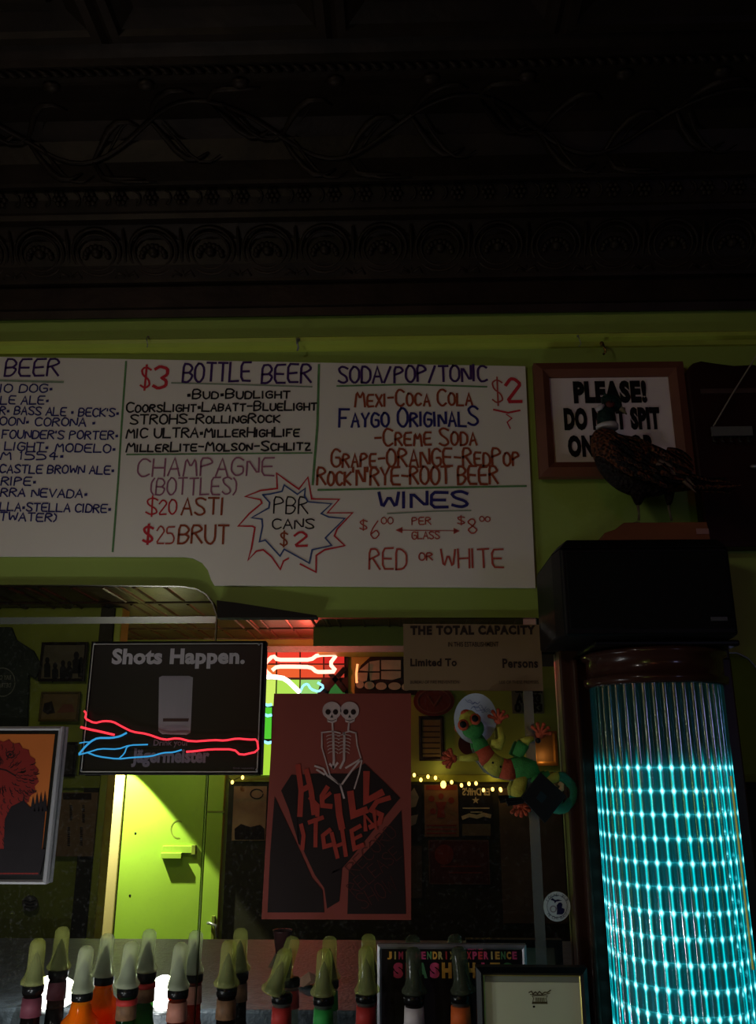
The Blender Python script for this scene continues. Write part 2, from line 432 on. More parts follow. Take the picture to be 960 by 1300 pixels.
# back ceiling tiles with ribs running away from the bar
proto = None; TB = .6
for i in range(-7, 6):
    for j in range(6):
        x0 = i * TB; y1 = YSOF - .08 - j * TB
        if x0 < XL or x0 + TB > XR: continue
        if proto is None:
            mb = coffer(x0, x0 + TB, y1 - TB, y1, ZR, [(0, 0), (.008, -.005), (.02, -.005), (.026, .004), (.03, .004)])
            for k in range(3):
                cx_ = x0 + TB * (k + .5) / 3
                mb.tube([(cx_, y1 - .06, ZR + .004), (cx_, y1 - TB + .06, ZR + .004)], [.012, .012], 6)
            proto = mb.build('tin_tile', TIN2, cr)
        else:
            o = proto.copy(); C.objects.link(o); o.parent = cr
            o.location = Vector(WORLD[proto.name]) + Vector((x0 - px0, y1 - py1, 0)) - WORLD[cr.name]
        if i == -7 or (i, j) == (-6, 0) or o is None: pass
        if 'px0' not in globals(): px0, py1 = x0, y1

# crown moulding of pressed tin
prof = [(0, ZZ(401, 0)), (-.035, ZZ(399, -.035)), (-.042, ZZ(389, -.042)), (-.055, ZZ(386, -.055)), (-.062, ZZ(357, -.062)), (-.088, ZZ(354, -.088)),
        (-.092, ZZ(350, -.092)), (-.115, ZZ(332, -.115)), (-.135, ZZ(300, -.135)), (-.165, ZZ(280, -.165)), (-.20, ZZ(273, -.20)), (-.205, ZZ(266, -.205)),
        (-.205, ZZ(263, -.205)), (-.225, ZZ(247, -.225)), (-.235, ZZ(234, -.235)), (-.262, ZZ(230, -.262)), (-.268, ZZ(225, -.268)),
        (-.275, ZZ(200, -.275)), (-.30, ZZ(172, -.30)), (-.35, ZZ(146, -.35)), (-.42, ZZ(122, -.42)), (-.47, ZZ(106, -.47)), (-.49, ZZ(100, -.49)),
        (-.50, ZZ(96, -.50)), (-.53, ZZ(82, -.53)), (-.545, ZZ(76, -.545)), (-.55, ZZ(66, -.55)), (-.575, ZC), (-.575, ZC + .05), (0.0, ZC + .05)]
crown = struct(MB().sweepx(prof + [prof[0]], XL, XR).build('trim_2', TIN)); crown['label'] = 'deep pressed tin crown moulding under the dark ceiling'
def mould_pt(i, t=0.5):
    return (prof[i][0] * (1 - t) + prof[i + 1][0] * t, prof[i][1] * (1 - t) + prof[i + 1][1] * t)
def ell_ring(mb, c, u, v, rx, ry, r, n=20, m=5):
    pts = [c + u * math.cos(2 * math.pi * k / n) * rx + v * math.sin(2 * math.pi * k / n) * ry for k in range(n)]
    mb.tube(pts, r, m, closed=True)
# medallions
a = Vector((0, prof[6][0], prof[6][1])); b = Vector((0, prof[9][0], prof[9][1])); vdir = (b - a).normalized(); U = Vector((1, 0, 0))
cmed = Vector((0, (prof[7][0] + prof[8][0]) / 2 - .004, (prof[7][1] + prof[8][1]) / 2))
nrm = U.cross(vdir); nrm = nrm if nrm.z < 0 else -nrm
sp = xz(553, 315, -.12)[0] - xz(480, 315, -.12)[0]
hh = (b - a).length * .5
x = xz(125, 315, -.12)[0]
proto = None; k = -16
while x + k * sp < XR - .1:
    xx = x + k * sp; k += 1
    if xx < XL + .1: continue
    if proto is None:
        mb = MB(); c = Vector((xx, cmed.y, cmed.z))
        ell_ring(mb, c, U, vdir, sp * .42, hh * .86, .0045); ell_ring(mb, c + nrm * .002, U, vdir, sp * .33, hh * .66, .0035)
        for q in range(9):
            an = math.pi * (q / 8)
            mb.ball(c + U * math.cos(an) * sp * .2 + vdir * (math.sin(an) * hh * .35 - .01) + nrm * .003, .008, 6)
        mb.ball(c + nrm * .002, .014, 8)
        mb.tube([c + U * sp * .5 - vdir * hh * .8, c + U * sp * .5 + vdir * hh * .8], [.004, .004], 5)
        for sg in (-1, 1):
            mb.tube([c + U * sp * (.5 - sg * .02) - vdir * hh * .9, c + U * sp * (.5 - sg * .14) - vdir * hh * .75, c + U * sp * (.5 - sg * .2) - vdir * hh * .95], [.004, .006, .003], 5)
        proto = mb.build('medallion', TIN, crown, smooth=True); mx0 = xx; ml = proto.location.copy()
    else:
        o = proto.copy(); C.objects.link(o); o.parent = crown; o.location = ml + Vector((xx - mx0, 0, 0))
# rosettes
c0 = Vector((0, prof[13][0] - .004, prof[13][1])); sp2 = (xz(519, 248, -.22)[0] - xz(480, 248, -.22)[0])
proto = None; k = -45; x = xz(155, 248, -.22)[0]
while x + k * sp2 < XR - .1:
    xx = x + k * sp2; k += 1
    if xx < XL + .1: continue
    if proto is None:
        mb = MB(); c = Vector((xx, c0.y, c0.z))
        for q in range(6):
            an = math.pi * q / 3
            mb.ball(c + U * math.cos(an) * .012 + vdir * math.sin(an) * .012, .0075, 6)
        mb.ball(c + nrm * .006, .006, 6)
        mb.tube([c + U * (sp2 * .5 + .012 * math.cos(t)) + vdir * .016 * math.sin(t) for t in (-1.6, -.8, 0, .8, 1.6)], .003, 5)
        proto = mb.build('rosette', TIN, crown, smooth=True); mx0 = xx; ml = proto.location.copy()
    else:
        o = proto.copy(); C.objects.link(o); o.parent = crown; o.location = ml + Vector((xx - mx0, 0, 0))
# rope bead
mb = MB(); c = Vector((0, prof[24][0], prof[24][1] - .004)); xx = XL + .1
while xx < XR - .1:
    mb.tube([Vector((xx - .012, c.y - .008, c.z)), Vector((xx, c.y, c.z - .004)), Vector((xx + .012, c.y + .008, c.z))], [.003, .007, .003], 5); xx += .024
o = mb.build('rope_bead', TIN, crown, smooth=True); o['kind'] = 'stuff'
# scrolling vine in the cove
mb = MB(); 
def cove(t):   # t 0..1 from bottom to top
    i = 16 + t * 5.0; j = min(int(i), 20); f = i - j
    return Vector((0, prof[j][0] * (1 - f) + prof[j + 1][0] * f - .004, prof[j][1] * (1 - f) + prof[j + 1][1] * f - .004))
per = .62
pts = []; xx = XL + .1; n_ = 0
while xx < XR - .1:
    t = .5 + .3 * math.sin(2 * math.pi * xx / per); p = cove(t); pts.append(Vector((xx, p.y, p.z))); xx += .03
mb.tube(pts, .006, 6)
xx = XL + .2
while xx < XR - .2:
    ph = 2 * math.pi * xx / per; t = .5 + .3 * math.sin(ph)
    for sg in (-1, 1):
        q = []
        for s_ in range(6):
            ss = s_ / 5; tt = min(.97, max(.03, t + sg * .42 * math.sin(ss * 2.2) * .9)); p = cove(tt)
            q.append(Vector((xx + .13 * ss, p.y, p.z)))
        mb.tube(q, [.004, .007, .009, .008, .006, .002], 6)
        mb.tube([v_ + Vector((.03, 0, .008 * sg)) for v_ in q], [.002, .004, .005, .004, .003, .001], 5)
    xx += per / 4
mb.build('vine_scroll', TIN, crown, smooth=True)
# corner brackets below the rope
for i in range(-8, 7):
    xx = xa + i * .21
    MB().ball((xx, prof[22][0] - .002, prof[22][1] - .004), .016, 8, (1.3, 1, .8)).build('leaf_boss', TIN, crown, smooth=True)

# boards and picture rail at the top of the front wall
z0, z1 = ZZ(428, -.014), ZZ(399, -.014)
struct(MB().box(XL, XR, -.014, 0.0, z0, z1 + .04).build('trim_3', GREEN))
zr = ZZ(432, -.02)
rail = [(-.0, zr - .02), (-.006, zr - .018), (-.012, zr - .008), (-.024, zr - .002), (-.026, zr + .008), (-.018, zr + .014), (-.014, zr + .016), (0, zr + .016)]
struct(MB().sweepx(rail + [rail[0]], XL, XR).build('trim_4', GREEN_TRIM, smooth=False))

# back of the room, seen in the mirrors
YV = 5.6
struct(MB().box(XL, XR, YB - .1, YB, 0, ZR + .1).build('wall_back', GREEN))
zd = ZZ(988, YV, 500)
dx0 = xz(141, 1000, YV)[0]; dx1 = xz(288, 1000, YV)[0]
struct(MB().box(dx1 + .02, XR, YB, YB + .012, 0, zd - .03).build('trim_5', DARKWALL))['label'] = 'dark painted lower wall beside the green door'
struct(MB().box(dx1 + .02, XR, YB, YB + .04, zd - .03, zd + .03).build('trim_6', GREEN_DK, bevel=.006))
# partition on the left, nearer the mirror
yp = 2 * YM - 4.0
pxr = xz(139, 985, 4.0)[0]
struct(MB().box(XL, pxr - .05, yp - .12, yp, 0, ZR + .02).build('wall_partition', GREEN_DK))
struct(MB().box(pxr - .05, pxr, yp - .14, yp + .03, 0, ZR).build('trim_7', GREEN_TRIM, bevel=.008))
struct(MB().box(pxr - .16, pxr - .06, yp, yp + .02, 0, ZR).build('trim_8', DARKWALL, bevel=.004))
struct(MB().box(XL, pxr - .05, yp, yp + .03, ZZ(1000, 4.0, 60), ZZ(985, 4.0, 60)).build('trim_9', GREEN_DK))
# beam / soffit on the right of the tin ceiling
bx0 = xz(398, 805, 4.9)[0]
struct(MB().box(bx0, XR, 2 * YM - 5.6, 2 * YM - 4.9, ZZ(821, 4.9), ZR + .02).build('trim_10', GREEN))

# ---- the lit green door in the back wall
door = MB().box(xz(163, 985, YV)[0], xz(263, 985, YV)[0], YB, YB + .045, .02, 2.13).build('door_1', DOORG); struct(door)
door['label'] = 'lit green door with a closer bracket, seen in the mirror'
casing_m = mat('cream_yellow_casing', (196, 178, 120), .5, noise=(4, .25, (1, 1, .3)))
struct(MB().box(xz(143, 985, YV)[0], xz(162, 985, YV)[0], YB, YB + .07, 0, 2.2).build('trim_11', casing_m, bevel=.006))
jm = struct(MB().box(xz(265, 985, YV)[0], xz(287, 985, YV)[0], YB, YB + .05, 0, 2.2).build('trim_12', DOORG, bevel=.004))
struct(MB().box(xz(143, 985, YV)[0], xz(287, 985, YV)[0], YB, YB + .07, 2.15, 2.27).build('trim_13', GREEN, bevel=.004))
yd = YV - .045
def dbox(x0, y0, x1, y1, Y, th, name, m, par, bevel=.002):
    X0, X1, Z0, Z1 = wrect(x0, y0, x1, y1, Y)
    return MB().slab([(X0, Z0), (X1, Z0), (X1, Z1), (X0, Z1)], Y, th).build(name, m, par, bevel=bevel)
dbox(206, 1074, 246, 1083, yd - .022, .022, 'closer_plate', DOORG, door)
dbox(204, 1083, 230, 1090, yd - .045, .045, 'closer_arm', DOORG, door)
dbox(243, 1073, 248, 1085, yd - .03, .03, 'closer_end', GREEN_DK, door)
mb = MB(); mb.pribbon(circ(226, 1053, 9, 11, 14, 80, 300), yd - .002, .008); mb.build('door_scratch', GREEN_DK, door)
yj = YV - .05
dbox(268, 1163, 272, 1196, yj - .02, .02, 'latch_plate', GREEN_DK, jm)
MB().tube([P(264, 1172, yj - .01), P(266, 1172, yj - .06), P(274, 1175, yj - .07), P(275, 1190, yj - .06)], .012, 8).build('latch_handle', GREYP, jm, smooth=True)
MB().box(xz(265, 1030, YV)[0], xz(287, 1030, YV)[0], YB + .05, YB + .054, ZZ(1031, YV, 275), ZZ(1029, YV, 275)).build('hinge_line', GREEN_DK, jm)
for a_, b_ in ((172, 1058), (165, 1137)):
    MB().ball(P(a_, b_, yd), .010, 8, (1, .3, 1)).build('screw_hole', INKBLK, door)
# narrow cream notices in the lit gap
for n_, (x0, y0, x1, y1, m_) in enumerate([(129, 1103, 136, 1160, mat('cream_notice', (225, 225, 170), .7, noise=(9, .1))), (127, 1163, 134, 1200, mat('orange_notice', (190, 96, 50), .7, noise=(30, .5))), (137, 990, 141, 1055, mat('orange_brown_notice', (170, 110, 60), .7, noise=(30, .4)))]):
    X0, X1, Z0, Z1 = wrect(x0, y0, x1, y1, YV - .01)
    tag(MB().slab([(X0, Z0), (X1, Z0), (X1, Z1), (X0, Z1)], YV - .008, .008).build('notice', m_),
        ['narrow cream notice left of the lit door in the mirror', 'narrow orange notice below the cream one left of the lit door', 'tall tan notice beside the top of the lit door casing'][n_], 'notice')

# ================================================================== MIRRORS
def bez_corner(cx, cy, r0x, r0y, n=8):  # quarter ellipse from top to right
    return [(cx + r0x * math.sin(math.pi / 2 * i / n), cy - r0y * math.cos(math.pi / 2 * i / n)) for i in range(n + 1)]
def mirror(label, top, corner, right_top, right_bot, left_bot, left_top, name='mirror'):
    # outline in (x, z): follows the top edge, a round corner, then straight down
    px = left_top + top + corner
    pts = [xz(a, b, YM) for a, b in px]
    xr = pts[-1][0]; zb = 1.02
    pts = pts + [(xr, zb), (pts[0][0], zb)]
    t = thing(name, label, 'mirror', ((pts[0][0] + xr) / 2, 0, zb))
    MB().slab(pts, YM, .009).build('mirror_glass', MIRROR, t)
    return t, pts
# left mirror (taller)
lm, lp = mirror('large bar mirror on the left with tall rounded corner behind the black sign', [(-160, 743), (120, 743.5), (232, 745)], [(250, 748), (262, 755), (270, 766), (275, 782)], None, None, None, [])
rm, rp = mirror('lower bar mirror with rounded right corner behind the red poster', [(276.5, 785), (480, 785), (680, 785)], [(690, 787), (700, 793), (706, 803), (709, 815)], None, None, None, [])
def edge_strip(pts, par, wd=.005, name='bevel_edge', inset=0.0):
    MB().ribbon(pts, YM - .0015, wd).build(name, CHROME, par)
edge_strip(lp[:-1], lm, .003); edge_strip(rp[:-1], rm, .003)
x_, z_ = rp[-3][0], rp[-3][1]
MB().ribbon([(x_ - .009, z_ - .01), (x_ - .009, 1.02)], YM - .0015, .0025).build('bevel_edge', CHROME, rm)
z_ = ZZ(787.5, YM, 130); MB().slab([(-1.3, z_ - .008), (lp[-3][0] - .002, z_ - .008), (lp[-3][0] - .002, z_ + .008), (-1.3, z_ + .008)], YM - .001, .0008).build('etched_stripe', FROST, lm)
z_ = ZZ(824, YM, 430); xe = xz(681.5, 1100, YM)[0]
MB().slab([(rp[0][0] + .06, z_ - .007), (xe - .03, z_ - .007), (xe - .03, z_ + .007), (rp[0][0] + .06, z_ + .007)], YM - .001, .0008).build('etched_stripe', FROST, rm)
MB().slab([(xe - .011, 1.02), (xe + .011, 1.02), (xe + .011, z_ - .03), (xe - .011, z_ - .03)], YM - .001, .0008).build('etched_stripe', FROST, rm)
# third mirror at the far right edge
pts = [xz(a, b, YM) for a, b in ((924, 829), (936, 829), (950, 836), (962, 850), (972, 872))]
pts = pts[:1] + pts[1:]; pl = [(p[0], p[1]) for p in pts]
X0 = pl[0][0]
tm = thing('mirror', 'edge of a third bar mirror right of the glowing column', 'mirror', (X0 + .1, 0, 1.02))
mp_ = [(X0, 1.02), (X0, pl[0][1])] + pl[1:3] + [(pl[3][0], pl[3][1]), (pl[4][0], pl[4][1]), (pl[4][0], 1.02)]
MB().slab([(p[0] , p[1]) for p in mp_], YM, .009).build('mirror_glass', MIRROR, tm)
edge_strip([(p[0], p[1]) for p in mp_[1:]], tm, .003)
# dark wedge above the right mirror
o = MB().pslab([(275, 762), (300, 765), (402, 781), (402, 784), (276, 784)], -.03, .03).build('dark_wedge', mat('blackish_brown', (24, 18, 14), .6, noise=(10, .4)))
tag(o, 'thin dark wedge above the lower bar mirror', 'wedge')
# back bar shelf under everything
MB_ = MB().box(XL, 1.05, -.34, 0.0, .88, .925)
sh = thing('back_bar', 'dark wooden back bar shelf running below the mirrors', 'shelf', (0, -.17, 0))
MB_.build('shelf_board', WOODB, sh, bevel=.005); MB().box(XL, 1.05, -.30, 0.0, 0, .88).build('cabinet', WOODB, sh)

# ================================================================== WHITEBOARD
YW = -.010
wpx = [(-150, 451.5), (0, 453), (330, 459), (667, 465), (680, 746), (272, 743), (268, 736), (264, 724), (256, 714), (244, 708), (232, 706.5), (0, 706), (-150, 706)]
wb = MB().pslab(wpx, YW, .009).build('whiteboard', WHITEB)
tag(wb, 'wide white menu board of handwritten drinks and prices with a notched lower corner', 'whiteboard')
YI = YW - .0012
NAVY = mat('navy_marker', (42, 40, 104), .6, noise=(200, .3)); PURP = mat('purple_marker', (62, 34, 92), .6, noise=(200, .3)); BLK = mat('black_marker', (28, 24, 28), .6, noise=(200, .3))
RED = mat('red_marker', (190, 44, 54), .6, noise=(200, .25)); PINK = mat('faded_magenta_marker', (152, 92, 116), .6, noise=(200, .25)); ORNG = mat('brown_orange_marker', (146, 66, 40), .6, noise=(200, .3))
DRED = mat('dull_red_marker', (176, 74, 64), .6, noise=(200, .3)); GRNM = mat('green_marker', (92, 134, 84), .6, noise=(60, .35)); BLUEM = mat('blue_marker', (60, 78, 128), .6, noise=(200, .25)); OLIV = mat('greygreen_marker', (126, 140, 118), .6, noise=(60, .2))
H = lambda s, x0, y0, x1, y1, m, wd=.0032, slope=0: hand(s, (x0, y0, x1, y1), YI, m, wb, wd * 1.35, slope)
for s, x0, y0, x1, y1, sl in [('IO DOG*', 1, 487, 67, 499, 1), ('LE ALE*', 1, 502, 62, 514, 1), ("R* BASS ALE * BECK'S*", 0, 515, 151, 530, 5), ('OON* CORONA *', 0, 529, 121, 542, 3),
        ("FOUNDER'S PORTER*", 3, 545, 150, 559, 3), ('LIGHT* MODELO*', 6, 561, 147, 575, 5), ('M 1554*', 1, 572, 81, 585, 1), ('CASTLE BROWN ALE*', 0, 588, 145, 604, 3),
        ('RIPE*', 2, 605, 46, 617, 1), ('RRA NEVADA*', 1, 619, 111, 633, 3), ('LLA*STELLA CIDRE*', 0, 637, 141, 652, 4), ('TWATER)', 0, 649, 73, 664, 2)]:
    H(s, x0, (y0 + y1) / 2 - 5.0, x1, (y0 + y1) / 2 + 5.0, NAVY, .0028, sl)
H('BEER', 7, 456, 75, 477, PURP, .0042); H('$', 179, 467, 191, 492, RED, .004); H('3', 196, 465, 215, 494, RED, .0062)
H('BOTTLE', 233, 461, 318, 484, PURP, .0045); H('BEER', 333, 463, 395, 486, PURP, .0045)
for s, x0, y0, x1, y1 in [('.Bud.Budlight', 238, 493, 368, 507), ('CoorsLight.Labatt-BlueLight', 161, 508, 402, 524), ('STROHS-RollingRock', 166, 524, 355, 539), ('MIC ULTRA.MillerHighLife', 161, 542, 380, 556), ('MillerLite-Molson-Schlitz', 161, 559, 394, 574)]:
    H(s, x0, (y0 + y1) / 2 - 5.8, x1, (y0 + y1) / 2 + 5.8, BLK, .0034)
H('CHAMPAGNE', 175, 582, 348, 604, PINK, .0032); H('(BOTTLES)', 190, 607, 302, 628, PINK, .003)
H('$', 186, 633, 200, 653, RED, .003); H('20', 202, 635, 224, 653, RED, .003); H('ASTI', 231, 632, 284, 653, ORNG, .0038)
H('$', 182, 669, 194, 688, RED, .0045); H('25', 199, 669, 221, 690, DRED, .003); H('BRUT', 227, 667, 290, 690, ORNG, .004)
B = lambda x, y: (290 + x / 5.647, 590 + y / 5.647)
MB().pribbon([B(*p) for p in [(430, 672), (395, 690), (372, 750), (310, 660), (250, 610), (200, 620), (140, 685), (165, 600), (190, 450), (170, 440), (70, 440), (150, 350), (240, 275), (230, 250), (120, 228), (230, 185), (350, 170), (345, 60), (420, 115), (505, 175), (570, 90), (597, 245), (795, 248), (710, 345), (890, 345), (780, 460), (760, 510), (835, 580), (690, 610), (630, 650), (628, 770), (515, 712)]], YI, .0042).build('starburst_outline', RED, wb)
MB().pribbon([B(*p) for p in [(245, 215), (300, 210), (385, 190), (400, 145), (495, 212), (550, 170), (545, 220), (570, 265), (740, 280), (665, 350), (720, 375), (835, 385), (695, 525), (740, 578), (600, 610), (580, 705), (400, 605), (370, 655), (265, 540), (222, 552), (245, 440), (240, 390), (165, 380), (290, 310), (295, 270), (250, 220)]], YI - .0003, .0038).build('starburst_inner_line', BLUEM, wb)
H('PBR', 348, 631, 391, 652, BLK, .0026, 2); H('CANS', 346, 659, 399, 671, BLK, .0026); H('$', 356, 676, 365, 692, ORNG, .003); H('2', 374, 676, 390, 693, RED, .0042)
H('SODA/POP/TONIC', 430, 465, 618, 485, PURP, .0045); H('Mexi-Coca Cola', 451, 495, 599, 515, ORNG, .0042)
H('$', 625, 482, 638, 510, DRED, .003); H('2', 643, 482, 661, 511, RED, .0065); H('Faygo OriginalS', 431, 518, 607, 541, NAVY, .0046)
H('-Creme Soda', 476, 544, 605, 565, ORNG, .0042); H('Grape-ORANGE-RedPop', 421, 570, 659, 592, ORNG, .0042); H("Rock'N'RYE-ROOT BEER", 403, 593, 632, 615, ORNG, .0044)
H('WINES', 481, 625, 594, 644, NAVY, .0055); H('$', 457, 661, 466, 672, DRED, .0022); H('6', 470, 662, 482, 684, DRED, .0024); H('00', 484, 657, 499, 665, DRED, .002)
H('PER', 523, 657, 547, 666, DRED, .0022); H('GLASS', 523, 675, 558, 684, DRED, .0022); H('$', 581, 656, 590, 665, DRED, .0022); H('8', 594, 659, 606, 677, DRED, .0026); H('00', 609, 656, 622, 662, DRED, .002)
H('RED', 469, 697, 516, 723, DRED, .0034); H('OR', 532, 702, 549, 711, DRED, .0026); H('WHITE', 560, 697, 639, 720, DRED, .0034)
mb = MB(); mb.pribbon([(507, 673), (580, 674)], YI, .002); mb.pflat([(502, 673), (511, 669), (511, 677)], YI); mb.pflat([(584, 674), (576, 670), (576, 678)], YI); mb.build('double_arrow', DRED, wb)
for pts, m_, wd in [([(0, 483), (40, 484), (80, 485)], OLIV, .006), ([(160, 459), (155, 530), (150, 610), (143, 700)], GRNM, .005), ([(218, 486), (300, 488), (396, 491)], OLIV, .004), ([(161, 577), (280, 576), (396, 575)], GRNM, .004),
        ([(405, 463), (403, 540), (397, 615)], GRNM, .006), ([(428, 490), (520, 488), (618, 491)], GRNM, .0045), ([(404, 622), (500, 620), (668, 617)], GRNM, .005), ([(492, 652), (550, 649), (598, 648)], OLIV, .003),
        ([(627, 520), (645, 524), (660, 521)], RED, .005), ([(643, 526), (650, 531), (644, 536), (648, 544)], RED, .003)]:
    MB().pribbon(pts, YI, wd).build('marker_line', m_, wb)

# hooks on the rail
def hook(px, py, big, label):
    t = thing('hook', label, 'hook', P(px, py, -.026))
    c = P(px, py, -.03)
    MB().tube([c + Vector((0, .01, .012)), c + Vector((0, -.008, .01)), c + Vector((0, -.014, -.002)), c + Vector((.004, -.012, -.016)), c + Vector((0, -.004, -.02))], .0028 if big else .0012, 6).build('hook_wire', BRASS if big > 1 else GREYP, t, smooth=True)
    MB().ball(c + Vector((0, .002, .014)), .006 if big else .002, 8).build('hook_head', BRASS if big > 1 else GREYP, t, smooth=True)
hook(188, 433, 0, 'thin nail in the green rail above the price heading of the bottle beers')
hook(378, 437, 1, 'grey metal hook on the rail above the middle of the menu board')
hook(765, 442, 2, 'brass hook on the rail above the framed please sign')
hook(734, 432, 0, 'tiny nail in the rail just left of the brass hook')

# ================================================================== FRAMED SIGN
t, yy = picture('framed_sign', 'brown wood framed sign asking please do not spit behind the pheasant', 'sign', (682, 458, 877, 603), -.045, .038, WOODF, PAPERW, th=.03)
X0, X1, Z0, Z1 = wrect(704, 472, 848, 586, yy)
text('PLEASE!', (728, 483, 821, 512), yy - .001, INKBLK, t, .07, spc=1.12)
text('DO NOT SPIT', (716, 517, 838, 546), yy - .001, INKBLK, t, .07, spc=1.12)
text('ON FLOOR', (721, 552, 832, 580), yy - .001, INKBLK, t, .07, spc=1.12)

# ================================================================== PRINTED BEER/SHOT SIGN WITH NEON REFLECTIONS
YS = -.030
X0, X1, Z0, Z1 = xz(108, 900, YS)[0], xz(334, 900, YS)[0], ZZ(984, YS, 220), ZZ(814, YS, 220)
sg = thing('bar_sign', 'black framed poster sign with a shot glass and red and blue neon reflections', 'sign', ((X0 + X1) / 2, YS + .015, Z0))
SIGNB = mat('black_sign_print', (18, 10, 13), .35, noise=(3, .3)); SGREY = mat('grey_print', (120, 112, 118), .6, noise=(20, .1)); SG2 = mat('dim_grey_print', (98, 88, 96), .6, noise=(30, .2))
frame_mb(X0, X1, Z0, Z1, YS - .004, .006, .018).build('frame', BLACKF, sg)
MB().slab([(X0 + .003, Z0 + .003), (X1 - .003, Z0 + .003), (X1 - .003, Z1 - .003), (X0 + .003, Z1 - .003)], YS, .01).build('sign_panel', SIGNB, sg)
mb = MB(); q = .007
mb.ribbon([(X0 + q, Z0 + q), (X1 - q, Z0 + q), (X1 - q, Z1 - q), (X0 + q, Z1 - q), (X0 + q, Z0 + q)], YS - .005, .0022); mb.build('border_line', mat('grey_border', (150, 146, 140), .5, noise=(20, .1)), sg)
yt = YS - .0012
text('Shots Happen.', (142, 823, 311, 849), yt, mat('light_grey_print', (158, 152, 156), .6, noise=(20, .1)), sg, .045, spc=1.06)
text('Drink your', (195, 939, 240, 949), yt, SG2, sg, .015)
text('Jägermeister', (167, 950, 266, 974), yt, SG2, sg, .045)
text('Drink responsibly', (296, 974, 323, 977), yt, SG2, sg, .0)
# the printed shot glass
mb = MB(); mb.pflat([(202, 860), (206, 858), (240, 858), (245, 860), (242, 930), (237, 933), (206, 932), (201, 928)], yt); mb.build('printed_glass', mat('dim_glass_print', (128, 122, 126), .5, noise=(6, .25, (3, 1, .3))), sg)
MB().pflat(circ(222.5, 861, 20, 2.5), yt - .0004).build('printed_glass_rim', SGREY, sg)
mb = MB(); mb.pflat([(207, 912), (240, 912), (239, 916), (207, 916)], yt - .0004); mb.build('printed_liquid', mat('dark_liquor_print', (60, 40, 36), .5, noise=(20, .2)), sg)
MB().pflat(circ(222, 925, 16, 5), yt - .0004).build('printed_glass_base', SGREY, sg)
NEON_REFL_R = emat('red_neon_reflection', (255, 52, 66), 1.6); NEON_REFL_B = emat('blue_neon_reflection', (58, 160, 220), .9)  # reflections in the sign's glass, built as glowing tubes just in front
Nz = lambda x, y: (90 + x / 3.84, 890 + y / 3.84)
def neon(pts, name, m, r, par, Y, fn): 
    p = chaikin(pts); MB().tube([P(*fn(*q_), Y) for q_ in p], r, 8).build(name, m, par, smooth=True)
neon([(65, 48), (75, 60), (68, 85), (115, 108), (160, 97), (205, 100), (250, 125), (300, 150), (370, 160), (455, 190), (520, 180), (590, 198), (700, 190), (750, 193), (810, 182), (870, 188), (908, 187), (915, 245), (828, 265), (795, 235), (680, 235), (600, 245), (563, 247)], 'red_neon_line', NEON_REFL_R, .0021, sg, YS - .016, Nz)
neon([(48, 127), (90, 138), (140, 148), (212, 165)], 'red_neon_line', NEON_REFL_R, .0024, sg, YS - .016, Nz)
neon([(40, 258), (70, 222), (100, 195), (130, 180), (200, 180), (240, 172), (272, 155)], 'blue_neon_line', NEON_REFL_B, .0022, sg, YS - .014, Nz)
neon([(38, 262), (85, 250), (140, 232), (230, 235), (285, 215), (375, 212)], 'blue_neon_line', NEON_REFL_B, .0015, sg, YS - .014, Nz)
neon([(78, 250), (130, 270), (230, 283), (300, 275), (390, 270), (450, 252), (500, 250), (540, 238)], 'blue_neon_line', NEON_REFL_B, .0016, sg, YS - .018, Nz)
neon([(285, 218), (272, 225), (262, 255), (232, 283)], 'blue_neon_line', NEON_REFL_B, .0014, sg, YS - .014, Nz)
neon([(42, 205), (70, 200), (100, 200)], 'blue_neon_line', NEON_REFL_B, .0012, sg, YS - .014, Nz)
for a_, b_ in ((121, 817), (329, 818), (326, 977), (104, 978)):
    MB().ball(P(a_ if a_ > 200 else a_ - 1, b_, YS - .004), .0028, 8).build('corner_screw', GREYP, sg)

# ================================================================== RED POSTER
YP = -.020
pr = lambda x, y: (320 + x / 4.195, 870 + y / 4.195)
RB = mat('red_brown_poster_paper', (118, 54, 46), .65, noise=(6, .12)); RDK = mat('dark_maroon_print', (26, 14, 14), .6, noise=(10, .2)); RLET = mat('brick_red_print', (142, 48, 38), .6, noise=(20, .2)); BONE = mat('bone_print', (172, 150, 146), .6, noise=(60, .25)); RLINE = mat('dim_red_line', (66, 26, 24), .6, noise=(50, .2))
po = MB().pslab([(348, 880.5), (522, 880.5), (522, 1168), (332, 1167)], YP, .003).build('concert_poster', RB)
tag(po, 'red concert poster with twin skeletons sitting on a dark fist, hung on the mirror', 'poster')
yq = YP - .001
def art(pp, m, name, fn=pr, Y=yq, par=po): return MB().pflat([fn(*p) for p in pp], Y).build(name, m, par)
art([(120, 590), (190, 740), (255, 880), (320, 1025), (375, 1090), (385, 1210), (82, 1210), (96, 900)], RDK, 'left_panel')
art([(795, 665), (808, 900), (820, 1218), (508, 1218), (515, 985), (640, 850)], RDK, 'right_panel')
